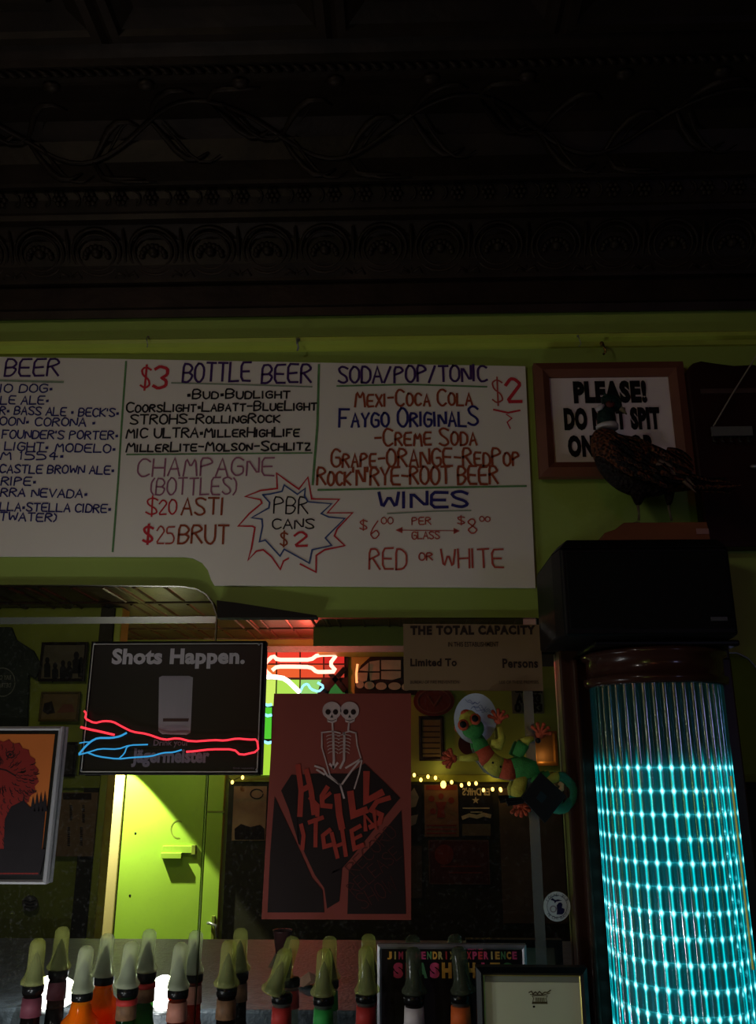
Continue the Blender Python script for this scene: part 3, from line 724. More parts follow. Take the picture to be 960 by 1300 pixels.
# concave fist built from convex pieces
mb = MB()
for pp in ([(155, 560), (210, 475), (235, 478), (250, 850), (195, 660)], [(235, 478), (330, 470), (430, 470), (430, 1000), (400, 1190), (385, 1080), (335, 1010), (265, 860), (245, 840)], [(430, 470), (520, 470), (600, 415), (700, 510), (790, 600), (640, 780), (520, 930), (480, 975), (430, 1000)], [(400, 1190), (465, 1150), (480, 975), (430, 990)]):
    mb.pflat([pr(*p) for p in pp], yq)
mb.build('fist_shape', RDK, po)
L_ = lambda pp, w_=.008, m_=RLET, nm='brush_letter', dy=.0006: MB().pribbon([pr(*p) for p in pp], yq - dy - .00006 * len(bpy.data.objects) % .0012, w_ * 1.45).build(nm, m_, po)
L_([(245, 430), (262, 560), (255, 690)]); L_([(262, 560), (300, 540)]); L_([(290, 455), (315, 560), (330, 680)]); L_([(310, 600), (350, 640), (348, 692)], .006)
L_([(400, 545), (372, 590), (375, 640), (420, 645)], .007); L_([(385, 600), (415, 575)], .005)
L_([(455, 590), (465, 690), (478, 755)], .010); L_([(525, 575), (540, 690), (605, 665)], .010); L_([(610, 470), (608, 615), (690, 572)], .010)
L_([(262, 745), (275, 800), (268, 870)], .006); L_([(305, 730), (375, 705)], .006); L_([(340, 715), (338, 855)], .006); L_([(415, 770), (378, 800), (385, 860), (420, 850)], .006)
L_([(425, 790), (455, 915)], .006); L_([(480, 770), (500, 905)], .006); L_([(440, 860), (490, 840)], .005); L_([(575, 750), (530, 775), (545, 870), (590, 850)], .006); L_([(540, 820), (580, 800)], .005)
L_([(605, 770), (600, 690), (660, 760), (650, 675)], .006); L_([(730, 600), (665, 620), (635, 665), (690, 690), (680, 730), (630, 755)], .007)
for s, (a0, b0), (a1, b1), h_ in (('RECORD', (545, 1015), (775, 790), 70), ('RELEASE', (545, 1120), (800, 910), 70), ('SHOW', (590, 1195), (780, 1090), 85)):
    st, W = strokes(s); mb = MB(); dx, dy = (a1 - a0), (b1 - b0); ln = math.hypot(dx, dy); ux, uy = dx / ln, dy / ln
    for p in st: mb.pribbon([pr(a0 + ux * a_ / W * ln + uy * b_ / 8 * h_, b0 + uy * a_ / W * ln - ux * b_ / 8 * h_) for a_, b_ in p], yq - .0006, .0016)
    mb.build('outline_lettering', RLINE, po)
# skeletons
for cx_, nm in ((425, 'skull'), (520, 'skull')):
    mb = MB(); mb.pflat([pr(*p) for p in circ(cx_, 135, 50, 48)], yq - .001); mb.pflat([pr(*p) for p in [(cx_ - 28, 165), (cx_ + 30, 165), (cx_ + 26, 192), (cx_ + 5, 202), (cx_ - 22, 196)]], yq - .0011); mb.build(nm, BONE, po)
    mb = MB()
    for q in (-20, 20): mb.pflat([pr(*p) for p in circ(cx_ + q, 142, 14, 15, 14)], yq - .0016)
    mb.pflat([pr(cx_, 155), pr(cx_ + 8, 172), pr(cx_ - 8, 172)], yq - .0016); mb.pribbon([pr(cx_ - 22, 184), pr(cx_, 190), pr(cx_ + 22, 182)], yq - .0016, .0012); mb.build('skull_holes', RDK, po)
mb = MB()
for pp, w_ in [([(428, 205), (430, 240)], .004), ([(516, 205), (512, 240)], .004), ([(370, 252), (430, 245), (470, 255)], .003), ([(485, 255), (520, 245), (555, 255)], .003), ([(372, 255), (372, 330), (392, 400), (415, 480), (470, 530)], .0028), ([(553, 255), (560, 320), (580, 390)], .0028),
        ([(432, 250), (436, 400), (432, 440)], .005), ([(492, 255), (490, 400), (470, 440)], .005), ([(335, 430), (380, 445), (400, 480), (470, 530), (490, 600)], .004), ([(580, 395), (530, 455), (480, 525)], .004), ([(585, 400), (570, 470), (545, 550)], .003), ([(500, 440), (580, 392)], .004), ([(345, 450), (385, 475)], .004), ([(415, 420), (435, 440), (455, 415)], .005)]:
    mb.pribbon([pr(*p) for p in pp], yq - .001, w_)
for k in range(6):
    for cx_, s_ in ((432, 1), (492, 1)):
        mb.pribbon([pr(*p) for p in circ(cx_, 275 + k * 18, 36 - k * 2, 12, 9, 190, 350)], yq - .001, .0014)
mb.build('skeleton_bones', BONE, po)

# ================================================================== LION POSTER (left edge)
YL = -.035
X1 = xz(68, 1022, YL)[0]; X0 = X1 - .30; Z0, Z1 = ZZ(1123, YL, 40), ZZ(922, YL, 40)
lp_ = thing('framed_poster', 'white framed orange poster of a shaggy red head above dark pines', 'poster', ((X0 + X1) / 2, YL + .02, Z0))
frame_mb(X0, X1, Z0, Z1, YL, .009, .018).build('frame', mat('white_frame_paint', (158, 156, 158), .4, noise=(20, .1)), lp_)
MB().slab([(X0 + .008, Z0 + .008), (X1 - .008, Z0 + .008), (X1 - .008, Z1 - .008), (X0 + .008, Z1 - .008)], YL + .008, .006).build('print_border', mat('black_print', (12, 10, 12), .4, noise=(20, .2)), lp_)
OR_ = mat('orange_print', (170, 92, 40), .6, noise=(7, .15)); RD_ = mat('dark_red_fur_print', (112, 30, 26), .6, noise=(5, .2)); DK_ = mat('dark_pine_print', (26, 20, 24), .6, noise=(20, .3)); FUR = mat('black_fur_line', (34, 16, 18), .6, noise=(20, .2))
yl = YL + .007
MB().slab([(X0 + .017, Z0 + .017), (X1 - .017, Z0 + .017), (X1 - .017, Z1 - .017), (X0 + .017, Z1 - .017)], yl, .0005).build('orange_field', OR_, lp_)
mb = MB(); ctr = (4, 985); hp = []
for i in range(40):
    a_ = math.radians(i * 9); r_ = 44 + (3 if i % 2 else -1); hp.append((ctr[0] + r_ * math.cos(a_) * .98, ctr[1] + r_ * math.sin(a_)))
mb.pflat(hp, yl - .001); mb.pflat([(-30, 1000), (38, 1010), (30, 1030), (18, 1050), (4, 1078), (-30, 1078)], yl - .0011); mb.build('shaggy_head', RD_, lp_)
mb = MB()
for i in range(150):
    a_ = random.uniform(0, 360); r_ = random.uniform(12, 42); x_, y_ = ctr[0] + r_ * math.cos(math.radians(a_)), ctr[1] + r_ * math.sin(math.radians(a_))
    if x_ < -20: continue
    ux, uy = math.cos(math.radians(a_)), math.sin(math.radians(a_))
    mb.pribbon([(x_, y_), (x_ + ux * 3 - uy * 1.0, y_ + uy * 3 + ux), (x_ + ux * 6 + uy * .5, y_ + uy * 6)], yl - .0014, .0016)
for i in range(40):
    x_, y_ = random.uniform(-10, 22), random.uniform(1030, 1072)
    mb.pribbon([(x_, y_), (x_ + 2, y_ + 4)], yl - .0014, .0015)
mb.pribbon(circ(13, 958, 5, 4, 14), yl - .0016, .0022); mb.pflat(circ(13, 958, 2, 2, 10), yl - .0016); mb.pribbon([(-5, 975), (8, 978), (20, 985)], yl - .0016, .003); mb.build('fur_lines', FUR, lp_)
mb = MB()
mb.pflat([(5, 1070), (6, 1040), (14, 1024), (30, 1016), (38, 1025), (45, 1021), (59, 1016), (50, 1110), (4, 1110)], yl - .0018)
for a_, b_ in ((30, 1010), (42, 1010), (47, 1006), (52, 1005), (57, 1004)): mb.pflat([(a_ - 4, 1030), (a_, b_), (a_ + 3, 1030)], yl - .0019)
mb.pflat([(-30, 1078), (58, 1078), (50, 1112), (-30, 1112)], yl - .0022); mb.build('dark_pines', DK_, lp_)
mb = MB()
for k in range(11): mb.pribbon([(k * 4.5, 1109), (k * 4.5 + 3, 1109)], yl - .0024, .003)
mb.build('small_print', RD_, lp_)
for i in range(30):
    pass

# ================================================================== CAPACITY CARD
YCd = -.016
cc = MB().pslab([(512, 792), (686, 793), (690, 877), (513, 876)], YCd, .002).build('capacity_card', PAPERT)
tag(cc, 'tan printed card about total capacity taped at the top of the mirror', 'notice')
yc = YCd - .001; BR = mat('dark_brown_ink', (40, 28, 22), .7, noise=(20, .2))
text('THE TOTAL CAPACITY', (521, 794, 680, 806), yc, BR, cc, .06, spc=1.18); text('IN THIS ESTABLISHMENT', (569, 815, 633, 821), yc, BR, cc, .01)
text('Limited To', (521, 836, 580, 846), yc, BR, cc, .035, spc=1.1); text('Persons', (638, 836, 683, 848), yc, BR, cc, .035, spc=1.1)
text('BUREAU OF FIRE PREVENTION', (521, 864, 583, 868), yc, BR, cc, 0); text('USE OF THESE PREMISES', (634, 864, 684, 868), yc, BR, cc, 0)

# ================================================================== ROUND STICKER
st_ = MB().pslab(circ(707.3, 1151, 17, 19, 36), YM - .003, .001).build('round_sticker', mat('white_sticker', (168, 176, 178), .5, noise=(20, .1)))
tag(st_, 'round white sticker with a dark blue map shape on the mirror', 'sticker')
NB = mat('navy_ink', (14, 16, 52), .6, noise=(30, .2)); ys = YM - .0038
q = lambda x, y: (680 + x / 16, 1120 + y / 16)
MB().pribbon([q(*p) for p in circ(440, 490, 205, 225, 40)] + [q(645, 490)], ys, .0008).build('sticker_ring', NB, st_)
mb = MB(); mb.pflat([q(*p) for p in [(430, 655), (440, 560), (430, 470), (470, 415), (520, 410), (548, 450), (535, 520), (590, 540), (585, 610), (545, 655)]], ys)
mb.pflat([q(*p) for p in [(300, 355), (345, 320), (400, 360), (460, 350), (545, 375), (420, 395), (395, 430), (375, 385)]], ys); mb.build('map_shape', NB, st_)
MB().pribbon([q(*p) for p in circ(360, 545, 58, 62, 20)] + [q(418, 545)], ys, .0022).build('sticker_gear', SGREY, st_)
def arc_text(s, cx_, cy_, r, a0, a1, h, up, par, m, Y):
    mb = MB(); n = len(s)
    for i, ch in enumerate(s):
        if ch == ' ': continue
        th = math.radians(a0 + (a1 - a0) * i / (n - 1)); st2, W = strokes(ch)
        bx, by = cx_ + r * math.sin(th), cy_ - r * math.cos(th) * (1 if up else -1)
        for p in st2:
            pp = []
            for a_, b_ in p:
                u_ = (a_ - 3) / 8 * h; v_ = (b_ - 4) / 8 * h; c_, s_ = math.cos(th), math.sin(th)
                if up: pp.append((bx + u_ * c_ + v_ * s_, by + u_ * s_ - v_ * c_))
                else: pp.append((bx + u_ * c_ - v_ * s_, by - u_ * s_ - v_ * c_))
            mb.pribbon(pp, Y, .0008)
    return mb.build('lettering', m, par)
arc_text('LOCAL 313', 707.5, 1150.8, 14.8, -55, 55, 3.2, True, st_, NB, ys); arc_text('MICHIGAN', 707.5, 1150.8, 14.8, -48, 48, 3.2, False, st_, NB, ys)

# ================================================================== ALBUM SIGN AND LITTLE FRAME (bottom)
YA = -.020
X0, X1 = xz(479, 1240, YA)[0], xz(670, 1240, YA)[0]; Z1 = ZZ(1199, YA, 575); Z0 = Z1 - .19
al = thing('music_sign', 'grey edged black sign with multicoloured band lettering behind the bottles', 'sign', ((X0 + X1) / 2, YA, Z0))
frame_mb(X0, X1, Z0, Z1, YA - .003, .009, .008).build('frame', mat('silver_frame', (130, 128, 134), .35, .4, noise=(20, .2)), al)
MB().slab([(X0 + .006, Z0 + .006), (X1 - .006, Z0 + .006), (X1 - .006, Z1 - .006), (X0 + .006, Z1 - .006)], YA, .004).build('sign_panel', mat('black_print_panel', (22, 18, 20), .5, noise=(20, .2)), al)
LC = [mat('pink_print', (200, 70, 110), .6, noise=(20, .1)), mat('orange_yellow_print', (206, 150, 70), .6, noise=(20, .1)), mat('green_print', (90, 140, 90), .6, noise=(20, .1)), mat('red_print', (190, 60, 66), .6, noise=(20, .1)), mat('pale_print', (190, 170, 110), .6, noise=(20, .1))]
def colour_text(s, x0, y0, x1, y1, Y, cols, par, bold, wsp=None):
    n = len(s); pit = (x1 - x0) / n
    for i, ch in enumerate(s):
        if ch == ' ': continue
        k = .30 if ch == 'I' else .9
        cx_ = x0 + pit * (i + .5)
        text(ch, (cx_ - pit * .45 * k, y0, cx_ + pit * .45 * k, y1), Y, LC[cols[i % len(cols)]], par, bold)
colour_text('JIMI HENDRIX EXPERIENCE', 491, 1208, 657, 1218, YA - .001, [1, 4, 0, 1, 2, 0, 0, 2, 1, 4, 3, 4, 2, 1, 3, 0, 3, 0, 4, 1, 2, 1, 0], al, .05)
colour_text('SMASH HITS', 498, 1222, 652, 1242, YA - .001, [0, 3, 2, 0, 1, 2, 1, 0, 1, 2], al, .07)
text('BEST OF', (594, 1202, 614, 1206), YA - .001, LC[0], al, .03)
YF = -.165
X0, X1 = xz(605, 1240, YF)[0], xz(747, 1240, YF)[0]; Z1 = ZZ(1229, YF, 675); Z0 = .925
fr = thing('framed_card', 'black framed pale card with a small crest, foot of the brown pilaster', 'frame', ((X0 + X1) / 2, YF + .02, Z0))
frame_mb(X0, X1, Z0, Z1, YF, .016, .03).build('frame', BLACKF, fr)
mb = frame_mb(X0 + .012, X1 - .012, Z0 + .012, Z1 - .012, YF + .007, .004, .004); mb.build('gold_liner', mat('dull_gold', (170, 160, 90), .35, .5, noise=(30, .1)), fr)
MB().slab([(X0 + .012, Z0 + .012), (X1 - .012, Z0 + .012), (X1 - .012, Z1 - .012), (X0 + .012, Z1 - .012)], YF + .012, .006).build('card_mount', mat('grey_green_mount', (128, 134, 118), .7, noise=(20, .1)), fr)
MB().slab([(X0 + .016, Z0 + .016), (X1 - .016, Z0 + .016), (X1 - .016, Z1 - .027), (X0 + .016, Z1 - .027)], YF + .0105, .001).build('card', mat('pale_cream_card', (196, 200, 170), .7, noise=(6, .05)), fr)
r_ = lambda x, y: (600 + x / 6, 1210 + y / 6); yk = YF + .0098
mb = MB(); CR = mat('sepia_ink', (86, 78, 50), .7, noise=(80, .4))
mb.pribbon([r_(*p) for p in [(455, 325), (465, 345), (455, 385), (570, 385), (560, 345), (570, 325), (455, 325)]], yk, .0012)
for k in range(8): mb.pribbon([r_(482 + k * 9, 340), r_(484 + k * 9, 368)], yk, .0012)
mb.pribbon([r_(*p) for p in [(430, 300), (450, 290), (460, 312), (480, 295), (495, 310), (510, 292), (530, 312), (550, 298), (570, 300), (595, 282)]], yk, .002)
mb.pribbon([r_(*p) for p in [(440, 315), (480, 318), (540, 318), (590, 305)]], yk, .0014)
mb.pflat([r_(*p) for p in [(455, 370), (570, 370), (570, 384), (455, 384)]], yk); mb.build('printed_crest', CR, fr)
MB().pflat([r_(*p) for p in circ(468, 408, 9, 9, 12)], yk).build('printed_dot', INKBLK, fr)

# ================================================================== COLUMN
YC = -.12
cxl, cxr = xz(757, 960, YC)[0], xz(923, 960, YC)[0]
cx_, R = (cxl + cxr) / 2, (cxr - cxl) / 2
col = thing('glowing_column', 'glowing teal column of vertical glass rods set in a dark brown pilaster', 'column lamp', (cx_, YC, .0))
ztop = ZZ(871, YC, 835); zbot = .93
pxl = xz(712, 900, -.03)[0]; pxr2 = xz(931, 900, -.03)[0]
MB().box(pxl, pxr2, -.05, 0, 0, ZZ(824, -.05, 730)).build('pilaster', WOODB, col, bevel=.004)
MB().box(pxl + .022, cx_ - R - .018, -.085, -.05, 0, ZZ(836, -.08, 740)).build('side_board', WOODB, col, bevel=.004)
MB().box(cx_ + R + .014, pxr2 - .012, -.085, -.05, 0, ZZ(836, -.08, 740)).build('side_board', WOODB, col, bevel=.004)
# wooden crown ring above the rods
MB().lathe([(R + .004, ztop - .004), (R + .012, ztop), (R + .014, ztop + .012), (R + .006, ztop + .016), (R + .006, ztop + .052), (R + .014, ztop + .056), (R + .016, ztop + .064), (R + .002, ztop + .07), (R - .03, ztop + .07)], (cx_, YC, 0), 40).build('crown_ring', mat('glossy_brown_wood', (60, 36, 30), .22, noise=(6, .4, (1, 1, .2)), coat=.3), col, smooth=True)
MB().lathe([(R + .012, .88), (R + .012, zbot), (R - .03, zbot)], (cx_, YC, 0), 40).build('foot_ring', WOODB, col)
# inner core, light rings
ROWS = [974.6, 1005.6, 1035, 1066, 1097, 1128, 1161, 1193, 1228, 1258]
ztop_row = ZZ(974.6, YC - R * .9, 840); zlow_row = ZZ(1258, YC - R * .9, 860); PITCHZ = (ztop_row - zlow_row) / 9
MB().lathe([(R - .03, zbot), (R - .03, ztop)], (cx_, YC, 0), 32).build('inner_core', mat('dark_teal_core', (20, 60, 66), .35, noise=(10, .3)), col, smooth=True)
LR = emat('cyan_led', (40, 190, 200), .5)
for k in range(15):
    z = ztop_row - k * PITCHZ
    if z < zbot + .01: break
    rr = R - .014; pts = [(cx_ + rr * math.sin(a), YC - rr * math.cos(a), z) for a in [math.radians(-100 + i * 8) for i in range(26)]]
    MB().tube(pts, .0010, 5).build('light_ring', LR, col)
# glass rods: clear over the rings, light carried along the outer ridge
def rod_mat():
    m = bpy.data.materials.new('teal_lit_glass_rod'); m.use_nodes = True; nt = m.node_tree; N = nt.nodes; Lk = nt.links; N.clear()
    out = N.new('ShaderNodeOutputMaterial'); tc = N.new('ShaderNodeTexCoord'); sp_ = N.new('ShaderNodeSeparateXYZ'); Lk.new(tc.outputs['Object'], sp_.inputs[0])
    def mth(op, a, b=None, c=None):
        n = N.new('ShaderNodeMath'); n.operation = op
        for i, q_ in enumerate((a, b, c)):
            if q_ is None: continue
            if isinstance(q_, (int, float)): n.inputs[i].default_value = q_
            else: Lk.new(q_, n.inputs[i])
        return n.outputs[0]
    zloc = sp_.outputs[2]; xloc = sp_.outputs[0]
    zc = (ztop + zbot) / 2
    h = mth('DIVIDE', mth('SUBTRACT', ztop_row - zc, zloc), PITCHZ)      # rows counted down from the first
    d = mth('ABSOLUTE', mth('SUBTRACT', mth('FRACT', mth('ADD', h, .5)), .5))   # 0 at a row
    on = N.new('ShaderNodeMapRange'); on.inputs[1].default_value = -1.15; on.inputs[2].default_value = -.05; Lk.new(h, on.inputs[0])
    on = mth('POWER', on.outputs[0], 3)
    peak = mth('POWER', 2.718, mth('MULTIPLY', mth('MULTIPLY', d, d), -70.0))
    ax = mth('ABSOLUTE', xloc)
    # the streak is widest beside each lamp and pinches between them
    wd = mth('ADD', .0019, mth('MULTIPLY', peak, .0018))
    q_ = mth('DIVIDE', ax, wd); ridge = mth('POWER', 2.718, mth('MULTIPLY', mth('MULTIPLY', q_, q_), -1.0))
    st = mth('MULTIPLY', on, mth('ADD', mth('MULTIPLY', ridge, mth('ADD', 1.15, mth('MULTIPLY', peak, 1.4))), mth('ADD', .035, mth('MULTIPLY', peak, .09))))
    mixc = N.new('ShaderNodeMix'); mixc.data_type = 'RGBA'; Lk.new(mth('MULTIPLY', peak, ridge), mixc.inputs[0])
    mixc.inputs[6].default_value = (.0, .66, .74, 1); mixc.inputs[7].default_value = (.45, 1, 1, 1)
    em = N.new('ShaderNodeEmission'); Lk.new(mixc.outputs[2], em.inputs[0]); Lk.new(mth('ADD', st, .004), em.inputs[1])
    tr = N.new('ShaderNodeBsdfTransparent'); tr.inputs[0].default_value = (.45, .7, .72, 1)
    gl = N.new('ShaderNodeBsdfGlossy'); gl.inputs['Roughness'].default_value = .12; gl.inputs[0].default_value = (.7, .8, .9, 1)
    mx = N.new('ShaderNodeMixShader'); mx.inputs[0].default_value = .22; Lk.new(tr.outputs[0], mx.inputs[1]); Lk.new(gl.outputs[0], mx.inputs[2])
    ad = N.new('ShaderNodeAddShader'); Lk.new(mx.outputs[0], ad.inputs[0]); Lk.new(em.outputs[0], ad.inputs[1]); Lk.new(ad.outputs[0], out.inputs[0])
    return m
ROD = rod_mat(); NR = 21; rr = R - .004; rad = math.pi * rr / (NR - 1) * .49
proto = None
for k in range(NR + 4):
    a = -math.pi / 2 + math.pi * (k - 2) / (NR - 1)
    if proto is None:
        v = []; n = 9
        for z in (-(ztop - zbot) / 2, (ztop - zbot) / 2):
            for i in range(n):
                t = math.pi * i / (n - 1); v.append((rad * math.cos(t) , -rad * math.sin(t) * .8, z))
        me = bpy.data.meshes.new('glass_rod'); me.from_pydata(v, [], [(i, i + 1, n + i + 1, n + i) for i in range(n - 1)]); me.materials.append(ROD)
        for p in me.polygons: p.use_smooth = True
        proto = bpy.data.objects.new('glass_rod', me); o = proto
    else: o = proto.copy()
    C.objects.link(o); o.parent = col
    o.location = Vector((cx_ + (rr - .003) * math.sin(a), YC - (rr - .003) * math.cos(a), (ztop + zbot) / 2)) - WORLD[col.name]
    o.rotation_euler = (0, 0, a)
# faintly glowing yellowish strip down the right side of the rods
mb = MB(); aw = math.radians(52)
mb.tube([(cx_ + (R + .002) * math.sin(aw + (zz_ - 1.7) * .02), YC - (R + .002) * math.cos(aw), zz_) for zz_ in (ZZ(985, -.2, 905), 1.5, 1.4, ZZ(1230, -.2, 925))], .0018, 6)
mb.build('yellow_strip', mat('yellow_strip', (214, 196, 96), .5, noise=(40, .1), emit=((200, 180, 80), .25)), col)

# ================================================================== SPEAKER
YB_ = -.30
f_ = lambda x, y, Y: (xz(x, y, Y)[0])
xs0, xs1 = f_(715, 760, -.30), f_(932, 760, -.30); xc0, xc1 = f_(703, 760, -.24), xs1 + .012
zt, zb_ = ZZ(683, -.30, 830), ZZ(806, -.30, 830)
sp = thing('loudspeaker', 'black box loudspeaker with chamfered corner sitting above the glowing column', 'speaker', ((xs0 + xs1) / 2, -.16, zb_))
def prism(foot, z0, z1, inset=0, mb=None):
    mb = mb or MB(); n = len(foot); c = Vector((sum(p[0] for p in foot) / n, sum(p[1] for p in foot) / n))
    v = [(x, y, z0) for x, y in foot] + [(x + (c.x - x) * inset, y + (c.y - y) * inset, z1) for x, y in foot]
    return mb.add(v, [tuple(range(n - 1, -1, -1)), tuple(range(n, 2 * n))] + [(i, (i + 1) % n, n + (i + 1) % n, n + i) for i in range(n)])
foot = [(xs0, YB_), (xs1, YB_), (xc1, YB_ + .05), (xc1, -.03), (xc0, -.03), (xc0, YB_ + .06)]
prism(foot, zb_, zt - .02).build('cabinet', BLACKP, sp, bevel=.005)
mb = MB(); prism(foot, zt - .02, zt, .10, mb); mb.build('top_cap', BLACKP, sp, bevel=.003)
g0 = [(xs0 + .01, YB_ - .006), (xs1 - .008, YB_ - .006), (xs1 - .008, YB_ + .002), (xs0 + .01, YB_ + .002)]
prism(g0, zb_ + .012, zt - .03).build('grille', mat('black_speaker_cloth', (12, 12, 14), .9, noise=(400, .6), bump=(600, .4)), sp, bevel=.002)
X0, X1, Z0, Z1 = wrect(903, 783, 924, 788, YB_ - .008)
MB().slab([(X0, Z0), (X1, Z0), (X1, Z1), (X0, Z1)], YB_ - .008, .002).build('name_badge', mat('grey_badge', (70, 70, 74), .4, noise=(30, .2)), sp)
# base plate between speaker and column crown
tag(MB().box(cx_ - R - .012, cx_ + R + .012, -.235, -.001, ztop + .071, zb_ - .001).build('support_plate', mat('black_board', (20, 17, 17), .35, noise=(10, .3)), bevel=.004), 'black board carrying the loudspeaker on top of the column', 'board')

# ================================================================== PLANK + PHEASANT
YPH = -.19
zt2 = zt
xa0, xa1 = f_(760, 672, -.24), f_(899, 672, -.24)
pz = ZZ(663, -.24, 830)
pk = MB(); pts2 = [(xa0, zt2), (xa0 + .012, zt2 + (pz - zt2) * .55), (xa0 + .035, zt2 + (pz - zt2) * .7), (xa0 + .055, pz), (xa1, pz), (xa1 + .004, zt2)]
pk.slab(pts2, -.24, .13); pk = pk.build('wood_plinth', WOODP, bevel=.002); tag(pk, 'rough orange brown wood plinth under the pheasant on the speaker', 'plinth')
X0, X1, Z0, Z1 = wrect(884, 671, 900, 678, -.2415); MB().slab([(X0, Z0), (X1, Z0), (X1, Z1), (X0, Z1)], -.2425, .0015).build('paper_tag', mat('faded_tag', (150, 110, 110), .7, noise=(20, .1)), pk)

ph = thing('stuffed_pheasant', 'stuffed cock pheasant with white neck ring looking back over its shoulder', 'bird', (P(830, 663, YPH).x, YPH, pz))
FEA = mat('russet_feathers', (92, 52, 32), .6, noise=(130, .8), bump=(140, .7), col2=(34, 20, 14), tex='voronoi')
FEAD = mat('black_brown_feathers', (28, 20, 18), .65, noise=(110, .6), bump=(120, .6), tex='voronoi')
FGR = mat('dark_green_head_feathers', (22, 44, 40), .35, noise=(80, .5), bump=(200, .4)); FW = mat('white_feathers', (176, 170, 168), .7, noise=(80, .15)); FPALE = mat('pale_wing_feathers', (128, 108, 92), .6, noise=(60, .4, (1, 1, 1)))
SKINR = mat('red_wattle', (80, 36, 32), .6, noise=(90, .3)); BEAKM = mat('horn_beak', (120, 112, 92), .4, noise=(60, .2)); LEGM = mat('horn_leg', (104, 98, 80), .55, noise=(90, .3))
def loft(pp, name, m, par, n=14, sub=True, dy=None, flatk=.85):
    """pp: (px, py, radius_px, dY)"""
    pts = [P(a, b, YPH + d) for a, b, r, d in pp]; rr = [r * .00168 for a, b, r, d in pp]
    mb = MB(); m_ = len(pts); v = []
    for i, p in enumerate(pts):
        t = (pts[min(i + 1, m_ - 1)] - pts[max(i - 1, 0)]).normalized(); yv = Vector((0, 1, 0)); a_ = t.cross(yv).normalized()
        for k in range(n):
            th = 2 * math.pi * k / n; v.append(p + a_ * math.cos(th) * rr[i] + yv * math.sin(th) * rr[i] * flatk)
    f = [(i * n + k, i * n + (k + 1) % n, (i + 1) * n + (k + 1) % n, (i + 1) * n + k) for i in range(m_ - 1) for k in range(n)] + [tuple(range(n)), tuple((m_ - 1) * n + k for k in range(n))]
    mb.add(v, f); o = mb.build(name, m, par, smooth=True)
    if sub: md = o.modifiers.new('sub', 'SUBSURF'); md.levels = 1; md.render_levels = 2
    return o
loft([(769, 545, 13, 0), (767, 555, 20, 0), (772, 567, 27, 0), (785, 579, 34, 0), (803, 589, 38, 0), (822, 597, 34, 0), (841, 605, 26, .005), (858, 610, 17, .01), (874, 614, 10, .012), (890, 616, 5, .015)], 'body', FEA, ph, 18)
loft([(762, 572, 13, -.004), (773, 590, 18, -.008), (790, 606, 20, -.008), (808, 615, 19, -.008), (830, 618, 16, -.004), (850, 617, 9, 0)], 'dark_belly', FEAD, ph)
loft([(774, 516, 10, 0), (769, 525, 12.5, 0), (770, 535, 13.5, 0), (771, 541, 14, 0)], 'neck', FGR, ph)
loft([(770.5, 538.5, 13.8, 0), (771, 541, 15.5, 0), (771, 544, 15.2, 0)], 'neck_ring', FW, ph, sub=False)
loft([(764, 511, 6, 0), (768, 509, 11, 0), (776, 511, 13, 0), (783, 516, 10, 0), (788, 520, 5.5, 0)], 'head', FGR, ph)
loft([(785, 517, 5, 0), (790, 520, 3.6, -.003), (796, 526, .8, -.004)], 'beak', BEAKM, ph, 8, False)
MB().ball(P(775, 513, YPH - .018), .009, 10, (1.2, .5, .9)).build('red_wattle', SKINR, ph, smooth=True)
MB().ball(P(776, 510, YPH - .0235), .0028, 8).build('eye', INKBLK, ph, smooth=True)
loft([(757, 521, 2, -.012), (762, 517, 4.2, -.014), (767, 514, 2, -.014)], 'white_cheek_patch', FW, ph, 8, False)
for sg in (-1, 1): loft([(771, 504, 3, sg * .008), (768, 500, 1.6, sg * .01), (766, 498, .4, sg * .01)], 'ear_tuft', FGR, ph, 6, False)
# folded wing made of overlapping feathers
def feather(p0, p1, wpx, d0, d1, name, m, bend=0):
    a_, b_ = Vector(p0), Vector(p1); n = 7; L = []; Rr = []; t = (b_ - a_).normalized(); nn = Vector((-t.y, t.x)); mid = []
    for i in range(n):
        s_ = i / (n - 1); c = a_.lerp(b_, s_) + nn * bend * math.sin(math.pi * s_); w_ = wpx * (math.sin(math.pi * min(.98, .22 + s_ * .76)) ** .6) * .5; Y = YPH + d0 + (d1 - d0) * s_
        L.append(P(c.x + nn.x * w_, c.y + nn.y * w_, Y + .002)); mid.append(P(c.x, c.y, Y)); Rr.append(P(c.x - nn.x * w_, c.y - nn.y * w_, Y + .002))
    bk = [q_ + Vector((0, .003, 0)) for q_ in mid]
    v = L + mid + Rr + bk
    f = []
    for i in range(n - 1): f += [(i, i + 1, n + i + 1, n + i), (n + i, n + i + 1, 2 * n + i + 1, 2 * n + i), (i, 3 * n + i, 3 * n + i + 1, i + 1), (3 * n + i, 2 * n + i, 2 * n + i + 1, 3 * n + i + 1)]
    return MB().add(v, f).build(name, m, ph, smooth=True)
for k in range(6):
    feather((806 + k * 4, 598 - k * 6), (866 + k * 3, 612 - k * 3), 13, -.062, -.045, 'covert_feather', FEA if k % 2 else FEAD)
for k in range(6):
    feather((834 + k * 2.5, 588 - k * 3.5), (884 - k * 1.5 + (k > 3) * 3, 625 - k * 8), 8.5, -.064 + k * .002, -.03, 'wing_feather', FPALE if k in (0, 1, 3) else FEA, bend=-3)
for k in range(7):
    feather((850 + k * 2, 604 + k * 2), (905 + k * 6, 622 - (k % 4) * 6 + k), 7, -.01 - k * .003, .0 - k * .004, 'tail_feather', FEAD if k % 2 else FEA, bend=2)
feather((868, 600), (932, 612), 5, -.03, -.03, 'tail_feather', FEA, bend=3)
